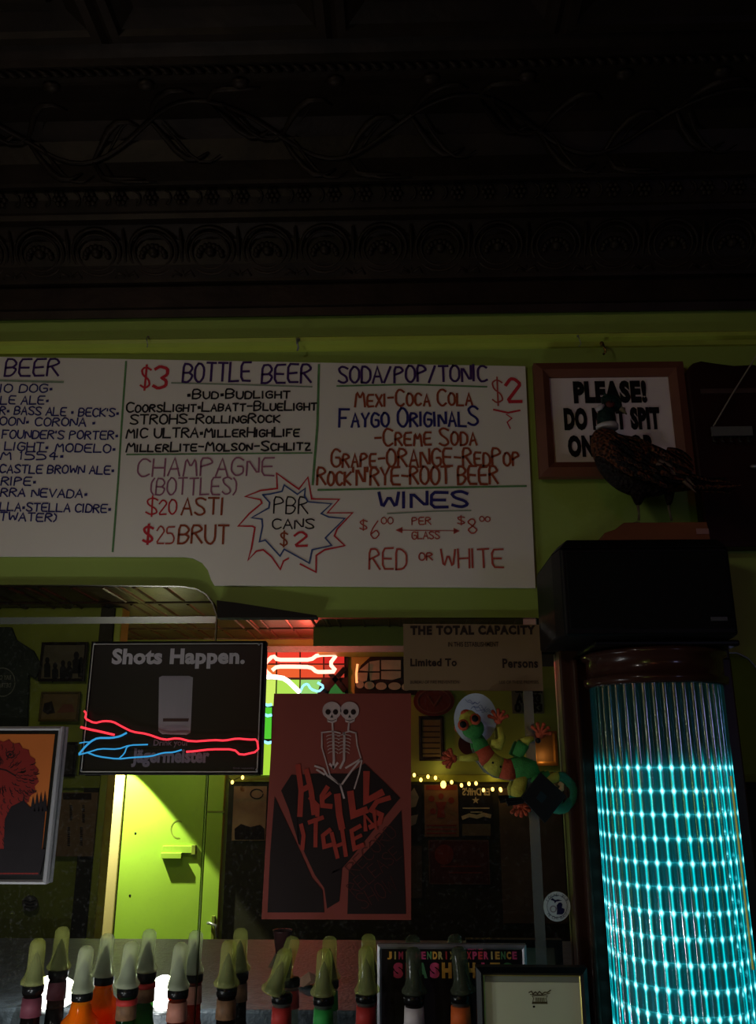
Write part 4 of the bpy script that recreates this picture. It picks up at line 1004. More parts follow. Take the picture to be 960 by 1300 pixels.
# scattered body feathers
random.seed(3)
for k in range(46):
    a_ = random.uniform(772, 840); b_ = 560 + (a_ - 772) * .5 + random.uniform(-14, 24)
    cyc = 567 + (a_ - 772) * .58
    dd = 1 - min(1, abs(b_ - cyc) / 42) ** 2
    feather((a_, b_), (a_ + random.uniform(11, 15), b_ + random.uniform(5, 9)), 7.5, -.012 - .052 * math.sqrt(max(0, dd)), -.014 - .052 * math.sqrt(max(0, dd)), 'body_feather', random.choice((FEA, FEA, FEAD)))
for lx, fx, kx in ((812, 811, 810), (851, 853, 849)):
    dY = -.015 if lx < 830 else .015
    loft([(lx - 3, 612, 17 if lx < 830 else 12, dY), (lx - 1, 628, 11 if lx < 830 else 7, dY), (kx, 643, 3.4, dY)], 'thigh', FEAD, ph, 10)
    lg = MB().tube([P(kx, 642, YPH + dY), P(kx + 1.5, 652, YPH + dY - .004), P(fx, pz and 661, YPH + dY)], [.0036, .0026, .003], 8).build('leg', LEGM, ph, smooth=True)
    c = Vector((P(fx, 661, YPH + dY).x, YPH + dY, pz + .003))
    for an in (-35, 0, 35, 180):
        rr_ = .022 if an != 180 else .012
        e = c + Vector((math.sin(math.radians(an)) * .012 - math.cos(math.radians(an)) * rr_ * .6, -math.cos(math.radians(an)) * rr_, 0))
        MB().tube([c, (c + e) / 2 + Vector((0, 0, .003)), e], [.0028, .0026, .0014], 6).build('toe', LEGM, ph, smooth=True)

# ================================================================== DARK KEY BOARD at the right edge
YK = -.05
X0 = xz(882, 560, YK)[0]; kz0, kz1 = ZZ(694, YK, 930), ZZ(457, YK, 930); wk = .20
oc = [(X0, kz0), (X0 + wk, kz0), (X0 + wk, kz1 - .035)] + [(X0 + wk - .03, kz1 - .01), (X0 + wk * .8, kz1 - .012), (X0 + wk * .6, kz1 - .014), (X0 + wk * .35, kz1 - .006), (X0 + wk * .2, kz1), (X0 + .018, kz1 - .006), (X0 + .004, kz1 - .022), (X0, kz1 - .045)]
DRW = mat('very_dark_red_wood', (42, 20, 18), .35, noise=(6, .4))
kb = thing('wooden_wall_board', 'dark red brown shaped wooden board with a grey bar and string, right of the pheasant', 'wall board', (X0 + wk / 2, YK + .02, kz0))
MB().slab(oc, YK, .045).build('board', DRW, kb, bevel=.006)
X0b, X1b, Z0b, Z1b = wrect(890, 493, 975, 499, YK - .004); MB().slab([(X0b, Z0b), (X1b, Z0b), (X1b, Z1b), (X0b, Z1b)], YK - .004, .004).build('ledge_line', mat('dusty_brown', (70, 52, 50), .7, noise=(20, .3)), kb)
X0b, X1b, Z0b, Z1b = wrect(880, 686, 985, 694, YK - .006); MB().slab([(X0b, Z0b), (X1b, Z0b), (X1b, Z1b), (X0b, Z1b)], YK - .006, .006).build('bottom_rail', DRW, kb, bevel=.002)
X0b, X1b, Z0b, Z1b = wrect(904, 541, 956, 553, YK - .014); MB().slab([(X0b, Z0b), (X1b, Z0b), (X1b, Z1b), (X0b, Z1b)], YK - .014, .008).build('grey_bar', mat('grey_bar_paint', (96, 96, 96), .5, noise=(30, .2)), kb, bevel=.001)
for k in range(5):
    MB().tube([P(906 + k * 11, 553, YK - .010), P(906 + k * 11, 560, YK - .016), P(909 + k * 11, 561, YK - .018)], .0025, 6).build('peg', mat('dull_peg', (60, 58, 56), .4, .5, noise=(40, .2)), kb, smooth=True)
MB().tube([P(962, 449, YK - .012), P(930, 500, YK - .014), P(906, 541, YK - .012)], .0018, 6).build('string', mat('pale_string', (150, 142, 130), .8, noise=(200, .2)), kb)
MB().ball(P(958, 592, YK - .012), .008, 10, (1.4, .5, .7)).build('small_badge', GREYP, kb)
tag(MB().tube([P(945, 1000, -.052), P(943, 1008, -.06), P(944, 1014, -.052)], .005, 8).build('switch', mat('pale_switch', (96, 100, 96), .5, noise=(20, .2)), smooth=True), 'small pale switch on the pilaster right of the glowing rods', 'switch')

# ================================================================== PLATE, GECKO, BLACK DIAMOND
Yd = -.022
dk = MB().pslab(circ(604, 912, 27, 32, 36), Yd, .003).build('paper_disc', mat('pale_blue_white_disc', (168, 178, 196), .5, noise=(5, .15)))
tag(dk, 'pale scribbled disc behind the head of the patchwork gecko', 'disc')
random.seed(11); mb = MB()
for k in range(7):
    x_, y_ = random.uniform(586, 612), random.uniform(888, 904); pp = []
    for i in range(6): pp.append((x_ + i * 3, y_ + random.uniform(-4, 4)))
    mb.pribbon(chaikin(pp), Yd - .001, .0009)
mb.build('scribble', BLUEM, dk)
YG = -.045
gk = thing('patchwork_gecko', 'patchwork fabric gecko with orange hands climbing the mirror', 'toy', P(610, 1000, YG))
gp = lambda x, y: (540 + x / 4.8, 860 + y / 4.8)
GG = mat('green_patch_cloth', (58, 128, 62), .8, noise=(60, .3), bump=(300, .3)); GY = mat('yellow_green_patch_cloth', (176, 170, 66), .8, noise=(60, .3), bump=(300, .3)); GO = mat('orange_patch_cloth', (176, 76, 50), .8, noise=(60, .3), bump=(300, .3)); GT = mat('teal_patch_cloth', (52, 136, 112), .8, noise=(40, .3), bump=(300, .3)); GW = mat('grey_trim_cloth', (120, 124, 110), .8, noise=(60, .2))
def gtube(pp, name, m, n=12, flatk=.7, dY=0, sub=False):
    pts = [P(*gp(a_, b_), YG + dY) for a_, b_, r in pp]; return MB().tube(pts, [r * .000352 for a_, b_, r in pp], n, flatk).build(name, m, gk, smooth=True)
gtube([(296, 355, 30), (318, 375, 40), (335, 410, 48), (350, 440, 50)], 'body_patch', GG)
gtube([(345, 432, 50), (365, 470, 54), (390, 505, 58)], 'body_patch', GO)
gtube([(388, 502, 58), (425, 535, 62), (465, 552, 62)], 'body_patch', GY)
gtube([(462, 551, 62), (505, 562, 62), (540, 558, 62)], 'body_patch', GO)
gtube([(538, 558, 62), (590, 545, 66), (640, 560, 62), (660, 600, 48)], 'body_patch', GG)
gtube([(600, 600, 30), (580, 640, 42), (565, 690, 46), (560, 730, 34)], 'leg_patch', GY)
gtube([(655, 600, 40), (700, 620, 36), (760, 600, 34)], 'tail_patch', GG, dY=.005)
ringp = [(815 + 88 * math.sin(math.radians(t)), 705 - 100 * math.cos(math.radians(t)), 33 - abs(t - 60) * .04) for t in range(-60, 215, 15)]
gtube(ringp[4:], 'tail_patch', GT); gtube(ringp[:5], 'tail_patch', GY)
gtube([(815, 640, 14), (832, 655, 16), (832, 680, 16), (810, 692, 10)], 'tail_tip', mat('cream_tip_cloth', (214, 176, 120), .8, noise=(60, .2)))
# head
MB().ball(P(*gp(290, 310), YG - .012), .024, 16, (1.05, .8, .95)).build('head', GG, gk, smooth=True)
MB().ball(P(*gp(265, 262), YG - .016), .020, 16, (1.1, .8, 1.15)).build('forehead', GY, gk, smooth=True)
MB().ball(P(*gp(250, 222), YG - .018), .010, 12, (1.3, .8, 1)).build('crest_patch', GO, gk, smooth=True)
for a_, b_ in ((232, 290), (305, 254)):
    MB().ball(P(*gp(a_, b_), YG - .034), .0125, 12, (1, .6, 1)).build('eye_ring', GO, gk, smooth=True); MB().ball(P(*gp(a_ - 2, b_ - 4), YG - .042), .0075, 12, (1, .7, 1)).build('eye', INKBLK, gk, smooth=True)
def hand_g(cx0, cy0, ang, size=48, dY=-.004):
    h = MB().ball(P(*gp(cx0, cy0), YG + dY), size * .00017, 10, (1, .6, 1)).build('hand', GO, gk, smooth=True)
    for k in range(5):
        a_ = math.radians(ang + (k - 2) * 34); pts = [P(*gp(cx0 + math.cos(a_) * size * s_, cy0 + math.sin(a_) * size * s_), YG + dY - .003) for s_ in (.2, .6, 1.0)]
        mb = MB().tube(pts, [.0035, .0034, .0040], 8); mb.ball(pts[-1], .0046, 8); mb.build('finger', GO, h, smooth=True)
gtube([(330, 480, 26), (270, 490, 22), (205, 492, 16)], 'arm', GY); hand_g(170, 495, 185, 55)
gtube([(400, 400, 24), (450, 410, 36), (468, 370, 24), (452, 300, 16)], 'arm', GY); hand_g(445, 258, 270, 58)
gtube([(560, 480, 34), (590, 420, 40), (600, 402, 38)], 'leg', GG); gtube([(598, 404, 36), (630, 378, 22), (662, 372, 14)], 'leg', GY); hand_g(700, 345, -70, 62)
gtube([(560, 720, 30), (555, 750, 22), (560, 775, 16)], 'leg', GT); hand_g(585, 790, 55, 52)
MB().ball(P(*gp(688, 385), YG - .014), .006, 8).build('dark_bead', INKBLK, gk)
for a_, b_ in ((412, 520), (460, 545), (295, 325)):
    MB().ball(P(*gp(a_, b_), YG - .024), .0026, 6).build('button', INKBLK, gk)
mb = MB(); mb.tube([P(*gp(a_, b_), YG + .01) for a_, b_ in [(300, 430), (318, 500), (370, 570), (430, 605), (520, 622), (600, 612)]], .0028, 6); mb.build('edge_piping', GW, gk, smooth=True)
YD = -.085
dm = thing('black_diamond_plaque', 'black diamond shaped plaque hanging in front of the gecko tail', 'plaque', P(690, 1045, YD))
MB().pslab([gp(705, 578), gp(862, 722), gp(730, 890), gp(583, 730)], YD, .012).build('plaque_board', mat('matt_black_board', (12, 13, 15), .5, noise=(20, .2)), dm, bevel=.002)
MB().pslab([gp(705, 690), gp(745, 725), gp(712, 768), gp(675, 735)], YD - .001, .001).build('teal_square', mat('dark_teal_print', (14, 34, 40), .5, noise=(20, .2)), dm)
for k in range(3):
    MB().tube([P(*gp(490 + k * 6, 745 + k * 16), YD), P(*gp(600, 735 + k * 12), YD + .004)], .003, 6).build('strap', INKBLK, dm)

# ================================================================== BOTTLES on the back bar
YBt = -.012 - .066
GLB = mixglass('dark_bottle_glass', (50, 40, 34), .45, .08, (26, 20, 18)); GLC = mixglass('amber_liquor_glass', (250, 140, 20), .5, .08, (240, 130, 20)); GLG = mixglass('green_bottle_glass', (90, 130, 80), .4, .08, (20, 50, 26)); GLR = mixglass('brown_red_liquor_glass', (180, 80, 50), .45, .08, (90, 40, 26)); GLX = mixglass('clear_bottle_glass', (200, 210, 200), .3, .06, (110, 116, 110))
CAPM = mixglass('cloudy_pourer_cover', (232, 236, 186), .22, .1, (226, 228, 150)); CAPW = mixglass('cloudy_white_pourer_cover', (240, 244, 220), .3, .1, (236, 242, 206)); CAPG = mixglass('grey_pourer_cover', (180, 188, 170), .28, .15, (120, 126, 104))
SPOUT = mat('dark_green_spout', (16, 40, 26), .3, noise=(20, .3)); COLLAR = mat('black_collar_plastic', (14, 14, 14), .25, noise=(20, .2))
LB = dict(red=mat('red_neck_label', (150, 40, 36), .6, noise=(40, .25)), pink=mat('pink_beige_neck_label', (156, 104, 88), .6, noise=(40, .25)), cream=mat('cream_neck_label', (196, 186, 130), .6, noise=(40, .15)), green=mat('green_neck_label', (40, 130, 56), .6, noise=(40, .2)), orange=mat('orange_neck_label', (196, 90, 40), .6, noise=(40, .2)), white=mat('white_neck_label', (180, 170, 170), .6, noise=(40, .1)), brown=mat('brown_crest_label', (110, 80, 56), .6, noise=(60, .5)), plum=mat('plum_neck_label', (92, 46, 56), .6, noise=(40, .3)))
zs = .925
def bottle(px, top, glass, capm, lab, tilt, label, shoulder=.10, lean=0, capz=.066, band2=None):
    p = P(px, top, YBt); x, ztp = p.x, p.z
    zc_ = ztp - capz          # bottom of the cover
    zn = zc_ - .026           # mouth of the glass
    t = thing('liquor_bottle', label, 'bottle', (x, YBt, zs), 'liquor bottles with covered pourers along the back bar')
    zs_ = zn - shoulder
    prof_ = [(.001, zs + .004), (.040, zs + .001), (.043, zs + .008), (.043, zs_ - .05), (.041, zs_ - .03), (.036, zs_ - .010), (.023, zs_ + .004), (.0195, zs_ + .02), (.0175, zn - .012), (.0195, zn - .011), (.0195, zn)]
    MB().lathe(prof_, (x, YBt, 0), 22).build('bottle_glass', glass, t, smooth=True)
    MB().lathe([(.039, zs + .01), (.039, zs_ - .052), (.030, zs_ - .02), (.001, zs_ - .018)], (x, YBt, 0), 18).build('liquor', GLC if glass == GLC else GLR, t, smooth=True)
    MB().lathe([(.0188 + .002, zn - .05), (.0193, zn - .016)], (x, YBt, 0), 20).build('neck_label', LB[lab], t, smooth=True)
    if band2: MB().lathe([(.0215, zn - .024), (.0208, zn - .014)], (x, YBt, 0), 20).build('neck_band', LB[band2], t, smooth=True)
    MB().lathe([(.016, zn - .01), (.021, zn - .008), (.0215, zn + .004), (.018, zn + .008)], (x, YBt, 0), 20).build('collar', COLLAR, t, smooth=True)
    M = Matrix.Rotation(tilt, 3, 'Y') @ Matrix.Rotation(lean, 3, 'X')
    o_ = Vector((x, YBt, zn + .006)); H_ = ztp - o_.z
    if tilt: o_.x -= math.sin(tilt) * H_ * .75
    o_.x += 0
    MB().lathe([(.0195, 0.0), (.0255, .003), (.0262, .008), (.0235, .012), (.0195, .018), (.0172, .026), (.0164, .036), (.0160, H_ - .016), (.0145, H_ - .007), (.009, H_ - .0015), (.0008, H_)], o_, 20, M).build('pourer_cover', capm, t, smooth=True)
    MB().lathe([(.0188, .002), (.0175, .012), (.0135, .028), (.0070, H_ * .58), (.0010, H_ * .72)], o_, 14, M).build('pourer_spout', SPOUT, t, smooth=True)
    return t
bottle(49, 1191, GLB, CAPM, 'plum', 0, 'leftmost bottle on the back bar, olive pourer cover and plum neck label', .12)
bottle(110, 1200, GLC, CAPW, 'cream', .06, 'bottle of glowing amber liquor with cream neck band and pale pourer cover', .035)
bottle(167, 1194, GLG, CAPW, 'brown', .05, 'green glass bottle with red ring over a cream neck, in front of the green door', .10, band2='red')
bottle(230, 1196, GLR, CAPW, 'pink', .06, 'brown bottle with pinkish neck label and white pourer cover near the door edge', .10)
bottle(291, 1193, GLB, CAPM, 'brown', .02, 'bottle with brown crest neck label and yellow green pourer cover', .11)
bottle(360, 1202, GLX, CAPM, 'red', .30, 'red necked bottle whose pourer cover tilts to the right', .11)
bottle(412, 1204, GLX, CAPM, 'green', .02, 'bottle with bright green neck label', .11)
bottle(465, 1201, GLX, CAPM, 'red', -.04, 'red necked bottle with upright cover just left of the coloured sign', .11)
bottle(525, 1202, GLB, CAPG, 'white', -.02, 'white and red necked bottle in front of the coloured sign', .11, band2=None)
bottle(583, 1201, GLX, CAPG, 'orange', -.10, 'orange necked bottle, rightmost of the row', .11)

# ================================================================== BAR COUNTER (behind and below the camera line, seen in the mirror)
CT = mat('black_worn_counter', (70, 78, 84), .42, noise=(30, .6), bump=(90, .3), spec=.35)
bc = thing('bar_counter', 'dark scratched bar counter reflected at the foot of the mirrors', 'counter', (-.3, -1.2, 0))
MB().box(-3.4, 2.2, -1.65, -.66, 1.05, 1.10).build('counter_top', CT, bc, bevel=.008)
MB().box(-3.4, 2.2, -1.5, -.8, 0, 1.05).build('counter_front', WOODB, bc)
GLARE = emat('white_glare', (255, 255, 248), 9.0)  # glowing ovals added in place of the pools of glare on the counter
for xa_, xb_, lab in ((34, 98, 'wide bright oval of glare on the counter at the far left of the bottles'), (188, 226, 'small bright oval of glare on the counter behind the pinkish necked bottle')):
    z = 1.132; d = .0
    a_ = ray(xa_, 1268); t_ = (z - CAM.z) / a_.z; b_ = ray(xb_, 1268); t2 = (z - CAM.z) / b_.z
    pa, pb = CAM + a_ * t_, CAM + b_ * t2
    A_ = Vector(real(pa.x, pa.y, z)); B_ = Vector(real(pb.x, pb.y, z))
    lt = thing('counter_glare', lab, 'lamp', ((A_.x + B_.x) / 2, (A_.y + B_.y) / 2, 1.10))
    light('counter_glare_light', 'POINT', ((A_.x + B_.x) / 2, (A_.y + B_.y) / 2 + .07, 1.24), 3.2, (.92, .98, 1.0), 0.0)  # unseen light added above each oval
    L2 = (B_ - A_).length / 2; m_ = (A_ + B_) / 2
    MB().ball((m_.x, m_.y, 1.148), .042, 20, (L2 / .042, 1, 1)).build('glare_globe', GLARE, lt, smooth=True)
    MB().lathe([(.034, 1.10), (.034, 1.106), (.02, 1.110), (.014, 1.118)], (m_.x, m_.y, 0), 20).build('glare_base', GREYP, lt, smooth=True)
def on_counter(px, py, z=1.10):
    a_ = ray(px, py); t_ = (z - CAM.z) / a_.z; p = CAM + a_ * t_; return Vector(real(p.x, p.y, z))
c = on_counter(358, 1210)
tag(MB().lathe([(.022, 0), (.034, .07), (.036, .075), (.033, .074), (.021, .004)], c, 20).build('cup', mat('dark_red_cup', (60, 34, 34), .4, noise=(20, .2)), smooth=True), 'dark cup on the counter reflected behind the tilted pourer', 'cup')
c = on_counter(392, 1252); mb = MB(); random.seed(5)
vs_ = [(c.x + math.cos(t) * random.uniform(.03, .05), c.y + math.sin(t) * random.uniform(.025, .04), 1.103 + random.uniform(0, .02)) for t in [i * .6283 for i in range(10)]]
vs_ += [(c.x, c.y, 1.14)]; mb.add(vs_, [(i, (i + 1) % 10, 10) for i in range(10)] + [tuple(range(10))])
tag(mb.build('crumpled_napkin', mat('brown_napkin', (120, 90, 72), .9, noise=(20, .3))), 'crumpled brown napkin on the counter between two red and green necked bottles', 'napkin')

# ================================================================== REFLECTED BACK OF THE ROOM
def board_back(name, label, cat, box, Y, m, th=.012, group=None):
    X0, X1, Z0, Z1 = wrect(*box, Y); o = MB().slab([(X0, Z0), (X1, Z0), (X1, Z1), (X0, Z1)], Y - th, th).build(name, m)
    return tag(o, label, cat, group), Y - th - .003
# neon beer sign and stained glass window
win = struct(MB().pslab([(338, 822), (442, 822), (442, 990), (330, 990)], YV - .03, .03).build('window_1', mat('dark_window_bars', (30, 26, 22), .5, noise=(10, .2))))
win['label'] = 'stained glass window lit green behind the neon sign, seen in the mirror'
def pane(pp, col_, s, par=win, Y=YV - .045):
    MB().pslab(pp, Y, .012).build('glass_pane', emat('lit_glass_%d_%d_%d' % col_, col_, s), par)
HALO_TOPS = [(255, 74, 50), (252, 66, 48), (250, 60, 46), (226, 44, 40)]  # red and orange upper panes carry the neon's halo in their colour
gx = [338, 351, 381, 411, 438]
for i in range(4):
    pane(rect(gx[i] + 1, 826, gx[i + 1] - 1, 842), HALO_TOPS[i], 1.0); pane(rect(gx[i] + 1, 844, gx[i + 1] - 1, 860), ((255, 120, 56), (255, 104, 52), (250, 84, 50), (200, 60, 44))[i], .95)
pane([(338, 863), (350, 863), (349, 896), (336, 896)], (226, 255, 110), .95); pane([(352, 863), (380, 863), (379, 896), (351, 896)], (200, 250, 96), .9); pane([(382, 863), (408, 863), (398, 896), (381, 896)], (176, 240, 130), .85)
pane([(424, 866), (438, 880), (438, 896), (410, 896)], (64, 128, 60), .6)
pane([(336, 898), (345, 898), (344, 938), (334, 938)], (96, 226, 60), .85); pane([(334, 942), (344, 942), (343, 985), (331, 985)], (190, 240, 70), .9)
MB().pslab([(405, 880), (436, 846), (440, 851), (410, 886)], YV - .06, .02).build('diagonal_bar', mat('black_lead', (18, 14, 12), .5, noise=(20, .2)), win)
MB().pslab([(421, 852), (440, 875), (436, 880), (417, 857)], YV - .06, .02).build('diagonal_bar', mat('black_lead', (18, 14, 12), .5, noise=(20, .2)), win)
ns = thing('neon_sign', 'bright red and white neon sign glowing in the window in the mirror', 'neon sign', P(390, 900, YV - .15))
Z2 = lambda x, y: (250 + x / 3.556, 740 + y / 3.556)
NH = emat('hot_red_neon', (255, 140, 120), 5.0); NW = emat('white_hot_neon', (255, 240, 225), 3.0); NB2 = emat('pale_blue_neon', (140, 220, 255), 2.0)
neon([(335, 420), (308, 395), (308, 362), (345, 328), (362, 347), (440, 347), (515, 347), (545, 325), (632, 323), (600, 365), (630, 400), (575, 402), (540, 402), (515, 380), (440, 378), (360, 378), (340, 395)], 'red_neon_line', NH, .017, ns, YV - .14, Z2)
neon([(305, 425), (350, 424), (400, 432), (465, 495)], 'white_neon_tube', NW, .02, ns, YV - .14, Z2)
neon([(465, 495), (480, 462), (500, 455), (515, 480), (550, 492), (575, 468), (545, 450)], 'blue_neon_line', NB2, .010, ns, YV - .14, Z2)
for y0 in (545, 592, 715): neon([(300, y0), (320, y0 + 8), (338, y0 + 4)], 'blue_neon_line', NB2, .012, ns, YV - .14, Z2)
# arched leaded window to the right
w2 = struct(MB().pslab([(450, 882), (451, 860), (458, 845), (470, 834), (486, 828), (530, 827), (530, 882)], YV - .03, .03).build('window_2', mat('dark_window_bars', (30, 26, 22), .5)))
w2['label'] = 'arched leaded window beside the neon window in the mirror'
TANG = mat('tan_leaded_glass', (122, 110, 84), .3, noise=(9, .3), emit=((70, 62, 46), .35))
for pp in ([(456, 851), (468, 841), (468, 852)], [(469, 840), (482, 838), (482, 852), (469, 852)], [(484, 838), (509, 838), (509, 850), (484, 850)], [(454, 854), (467, 854), (466, 864), (459, 866), (454, 862)], [(469, 854), (482, 854), (482, 862), (470, 864)], [(484, 852), (509, 852), (509, 860), (498, 863), (484, 862)]):
    MB().pslab(pp, YV - .042, .012).build('glass_pane', TANG, w2)
for cx0, cy0, rx in ((457, 869, 5), (469, 870, 6.5), (484, 871, 7), (501, 871, 8), (516, 872, 6)):
    MB().pslab(circ(cx0, cy0, rx, 4.8, 16), YV - .042, .012).build('glass_pane', TANG, w2)
NC = emat('orange_window_neon', (255, 150, 90), 2.0)
tag(MB().tube([P(454, 843, YV - .12), P(452.5, 855, YV - .12), P(453, 867, YV - .12)], .01, 8).build('neon_tube', NC, smooth=True), 'short vertical orange neon tube at the edge of the arched window', 'neon tube')
# left partition: shirt, photographs, notices
Y4 = 3.97
sh_px = [(-40, 822), (-18, 808), (-12, 796), (14, 796), (20, 812), (42, 826), (52, 846), (44, 862), (36, 856), (34, 925), (-60, 925), (-60, 850)]
shirt = MB().pslab(sh_px, Y4 - .03, .03).build('t_shirt', mat('dark_green_grey_cloth', (44, 52, 46), .9, noise=(8, .3), bump=(14, .5)), bevel=.008)
tag(shirt, 'dark shirt with a round pale logo hanging on the reflected left wall', 't-shirt')
SH2 = mat('faded_white_print', (112, 116, 108), .8, noise=(60, .4)); mb = MB(); mb.pribbon(circ(3, 866, 16, 18, 30) + [(19, 866)], Y4 - .034, .007); mb.build('round_logo', SH2, shirt)
text('BAY CITY', (-8, 857, 14, 863), Y4 - .034, SH2, shirt, .03); text('DETROIT', (-8, 867, 14, 873), Y4 - .034, SH2, shirt, .03)
PH1 = mat('old_photo_print', (84, 78, 62), .5, noise=(8, .3)); DKF = mat('dark_brown_frame', (30, 22, 18), .4, noise=(20, .3))
t, yy = picture('framed_photograph', 'dark framed group photograph, upper one left of the black sign in the mirror', 'picture', (50, 815, 109, 865), Y4 - .025, .02, DKF, PH1, group='pictures on the reflected walls')
mb = MB()
for a_, b_, r in ((60, 838, 4), (70, 845, 4), (80, 842, 4), (88, 843, 4), (97, 832, 5), (103, 838, 4)):
    mb.pflat(circ(a_, b_, r * .7, r, 12), yy); mb.pflat([(a_ - r, b_ + r + 18), (a_ - r, b_ + r + 2), (a_ - r * .5, b_ + r * .8), (a_ + r * .5, b_ + r * .8), (a_ + r, b_ + r + 2), (a_ + r, min(860, b_ + r + 18))], yy)
mb.build('silhouettes', INKBLK, t)
t, yy = picture('framed_photograph', 'small tan framed picture below the group photograph in the mirror', 'picture', (50, 878, 100, 916), Y4 - .025, .015, mat('olive_brown_frame', (84, 72, 36), .5, noise=(20, .2)), mat('tan_picture', (104, 86, 52), .6, noise=(9, .3)), group='pictures on the reflected walls')
MB().pflat([(54, 903), (56, 893), (66, 890), (70, 905), (60, 907)], yy).build('dark_shape', DKF, t); MB().pflat([(72, 905), (80, 894), (92, 894), (95, 904)], yy).build('brown_shape', WOODF, t)
t, yy = picture('framed_photograph', 'narrow dark frame between the orange poster and the black sign', 'picture', (74, 942, 96, 986), Y4 - .025, .016, DKF, mat('dark_print', (48, 46, 40), .5, noise=(12, .4)), group='pictures on the reflected walls')
o, yy = board_back('paper_notice', 'tan notice with columns of dark marks right of the orange poster', 'notice', (71, 1006, 122, 1087), Y4, PAPERT)
mb = MB()
for cx0, a_, b_ in ((90, 1022, 1042), (88, 1050, 1075), (106, 1022, 1045), (104, 1050, 1074)):
    for k in range(9): mb.pflat(rect(cx0 - 1.6 - (a_ > 1030) * .8, a_ + k * (b_ - a_) / 9, cx0 + 1.6 - (a_ > 1030) * .8, a_ + (k + .7) * (b_ - a_) / 9), yy)
mb.pflat(rect(80, 1007, 116, 1015), yy); mb.build('printed_marks', BR, o)
board_back('red_card', 'thin red card tucked beside the tan notice', 'card', (64, 1024, 71, 1078), Y4, mat('red_card', (140, 46, 36), .7, noise=(10, .1)))
o = MB().pslab(circ(38, 1147, 10, 10, 24), Y4 - .01, .01).build('round_badge', mat('dull_grey_badge', (84, 80, 78), .6, noise=(20, .2))); tag(o, 'small round striped badge low on the reflected left wall', 'badge')
mb = MB(); [mb.pribbon([(31, 1143 + k * 4), (38, 1145 + k * 4), (45, 1143 + k * 4)], Y4 - .014, .006) for k in range(3)]; mb.build('stripes', INKBLK, o)
# right part of the back wall
Y5 = YV - .01
t, yy = picture('framed_notice', 'dark framed tan document left of the gecko hand', 'picture', (532, 909, 564, 966), Y5 - .025, .03, DKF, mat('tan_document', (110, 96, 62), .7, noise=(8, .2)), group='pictures on the reflected walls')
mb = MB(); [mb.pribbon([(537, 922 + k * 7), (558, 922 + k * 7)], yy, .01) for k in range(6)]; mb.build('printed_lines', BR, t)
o = MB().pslab(circ(551, 890, 26, 19, 30), Y5 - .04, .04).build('round_sign', mat('maroon_round_sign', (92, 40, 28), .5, noise=(7, .3))); tag(o, 'round maroon sign on the back wall beside the tan capacity card', 'sign')
mb = MB(); mb.pribbon(circ(551, 890, 21, 15, 30) + [(572, 890)], Y5 - .045, .012); mb.pribbon([(543, 884), (551, 896), (559, 884)], Y5 - .045, .014); mb.build('sign_ring', WOODF, o)
o = MB().pslab(circ(594, 944, 12, 14, 24), Y5 - .03, .03).build('round_plaque', mat('plum_round', (62, 26, 30), .5, noise=(7, .3))); tag(o, 'small plum coloured round plaque behind the gecko shoulder', 'plaque')
o, yy = board_back('licence_plate', 'pale grey plate with black letters and digits in the mirror corner', 'plate', (650, 874, 690, 906), Y5, mat('grey_plate', (96, 100, 92), .6, noise=(10, .2)))
PK = mat('plate_ink', (20, 20, 18), .6, noise=(20, .2))
def vtext(s, box, m, par):      # lettering that reads the right way round in the mirror
    st2, W = strokes(s); x0, y0, x1, y1 = box; mb = MB()
    for p in st2: mb.pribbon([(x0 + (x1 - x0) * a_ / W, y1 - (y1 - y0) * b_ / 8) for a_, b_ in p], yy, .022 if y1 - y0 > 7 else .012)
    mb.build('lettering', m, par)
vtext('ORD ORDER', (655, 876, 688, 879), PK, o); vtext('A 003', (657, 882, 686, 891), PK, o); vtext('0 L183', (655, 894, 688, 903), PK, o)
t, yy = picture('framed_picture', 'gold edged frame lit from below by the string lights', 'picture', (676, 928, 708, 972), Y5 - .03, .035, mat('gold_brown_frame', (150, 100, 44), .4, .3, noise=(20, .2)), mat('tan_picture_b', (120, 84, 50), .6, noise=(8, .3)), group='pictures on the reflected walls')
o, yy = board_back('band_poster', 'pale sepia band poster on the back wall left of the red poster', 'poster', (296, 998, 338, 1067), Y5, mat('sepia_poster', (150, 124, 96), .7, noise=(3, .5, (1, 1, 1)), col2=(90, 66, 50)))
mb = MB(); mb.pflat([(298, 1066), (298, 1052), (306, 1046), (318, 1050), (330, 1047), (336, 1052), (336, 1066)], yy); mb.pribbon(circ(326, 1008, 8, 6, 16), yy, .01); mb.build('dark_figures', DKF, o)
o, yy = board_back('band_poster', 'black and white poster at the right edge of the red poster, under the string lights', 'poster', (516, 996, 536, 1070), Y5, mat('black_poster', (26, 25, 24), .5, noise=(8, .3)))
mb = MB(); mb.pflat([(518, 1010), (526, 1000), (532, 1012), (528, 1024), (519, 1026)], yy); mb.pflat([(520, 1036), (531, 1034), (528, 1046), (519, 1050)], yy); mb.build('pale_figure', mat('grey_print_b', (112, 110, 104), .6, noise=(20, .2)), o)
o, yy = board_back('band_poster', 'tan poster with a red figure under the brightest string bulb', 'poster', (539, 996, 582, 1062), Y5, mat('tan_poster', (112, 84, 62), .7, noise=(8, .3)))
mb = MB(); RFIG = mat('rust_print', (110, 42, 30), .7, noise=(20, .2))
for pp in (rect(541, 997, 580, 1003), circ(560, 1011, 3.5, 4, 12), [(553, 1018), (567, 1018), (564, 1028), (565, 1038), (555, 1038), (556, 1028)], circ(548, 1014, 4, 4, 10), circ(573, 1016, 4, 4, 10), circ(550, 1030, 4, 4, 10)): mb.pflat(pp, yy)
for k in range(3): mb.pribbon([(542, 1048 + k * 5), (579, 1048 + k * 5)], yy, .012)
mb.build('rust_figure', RFIG, o)
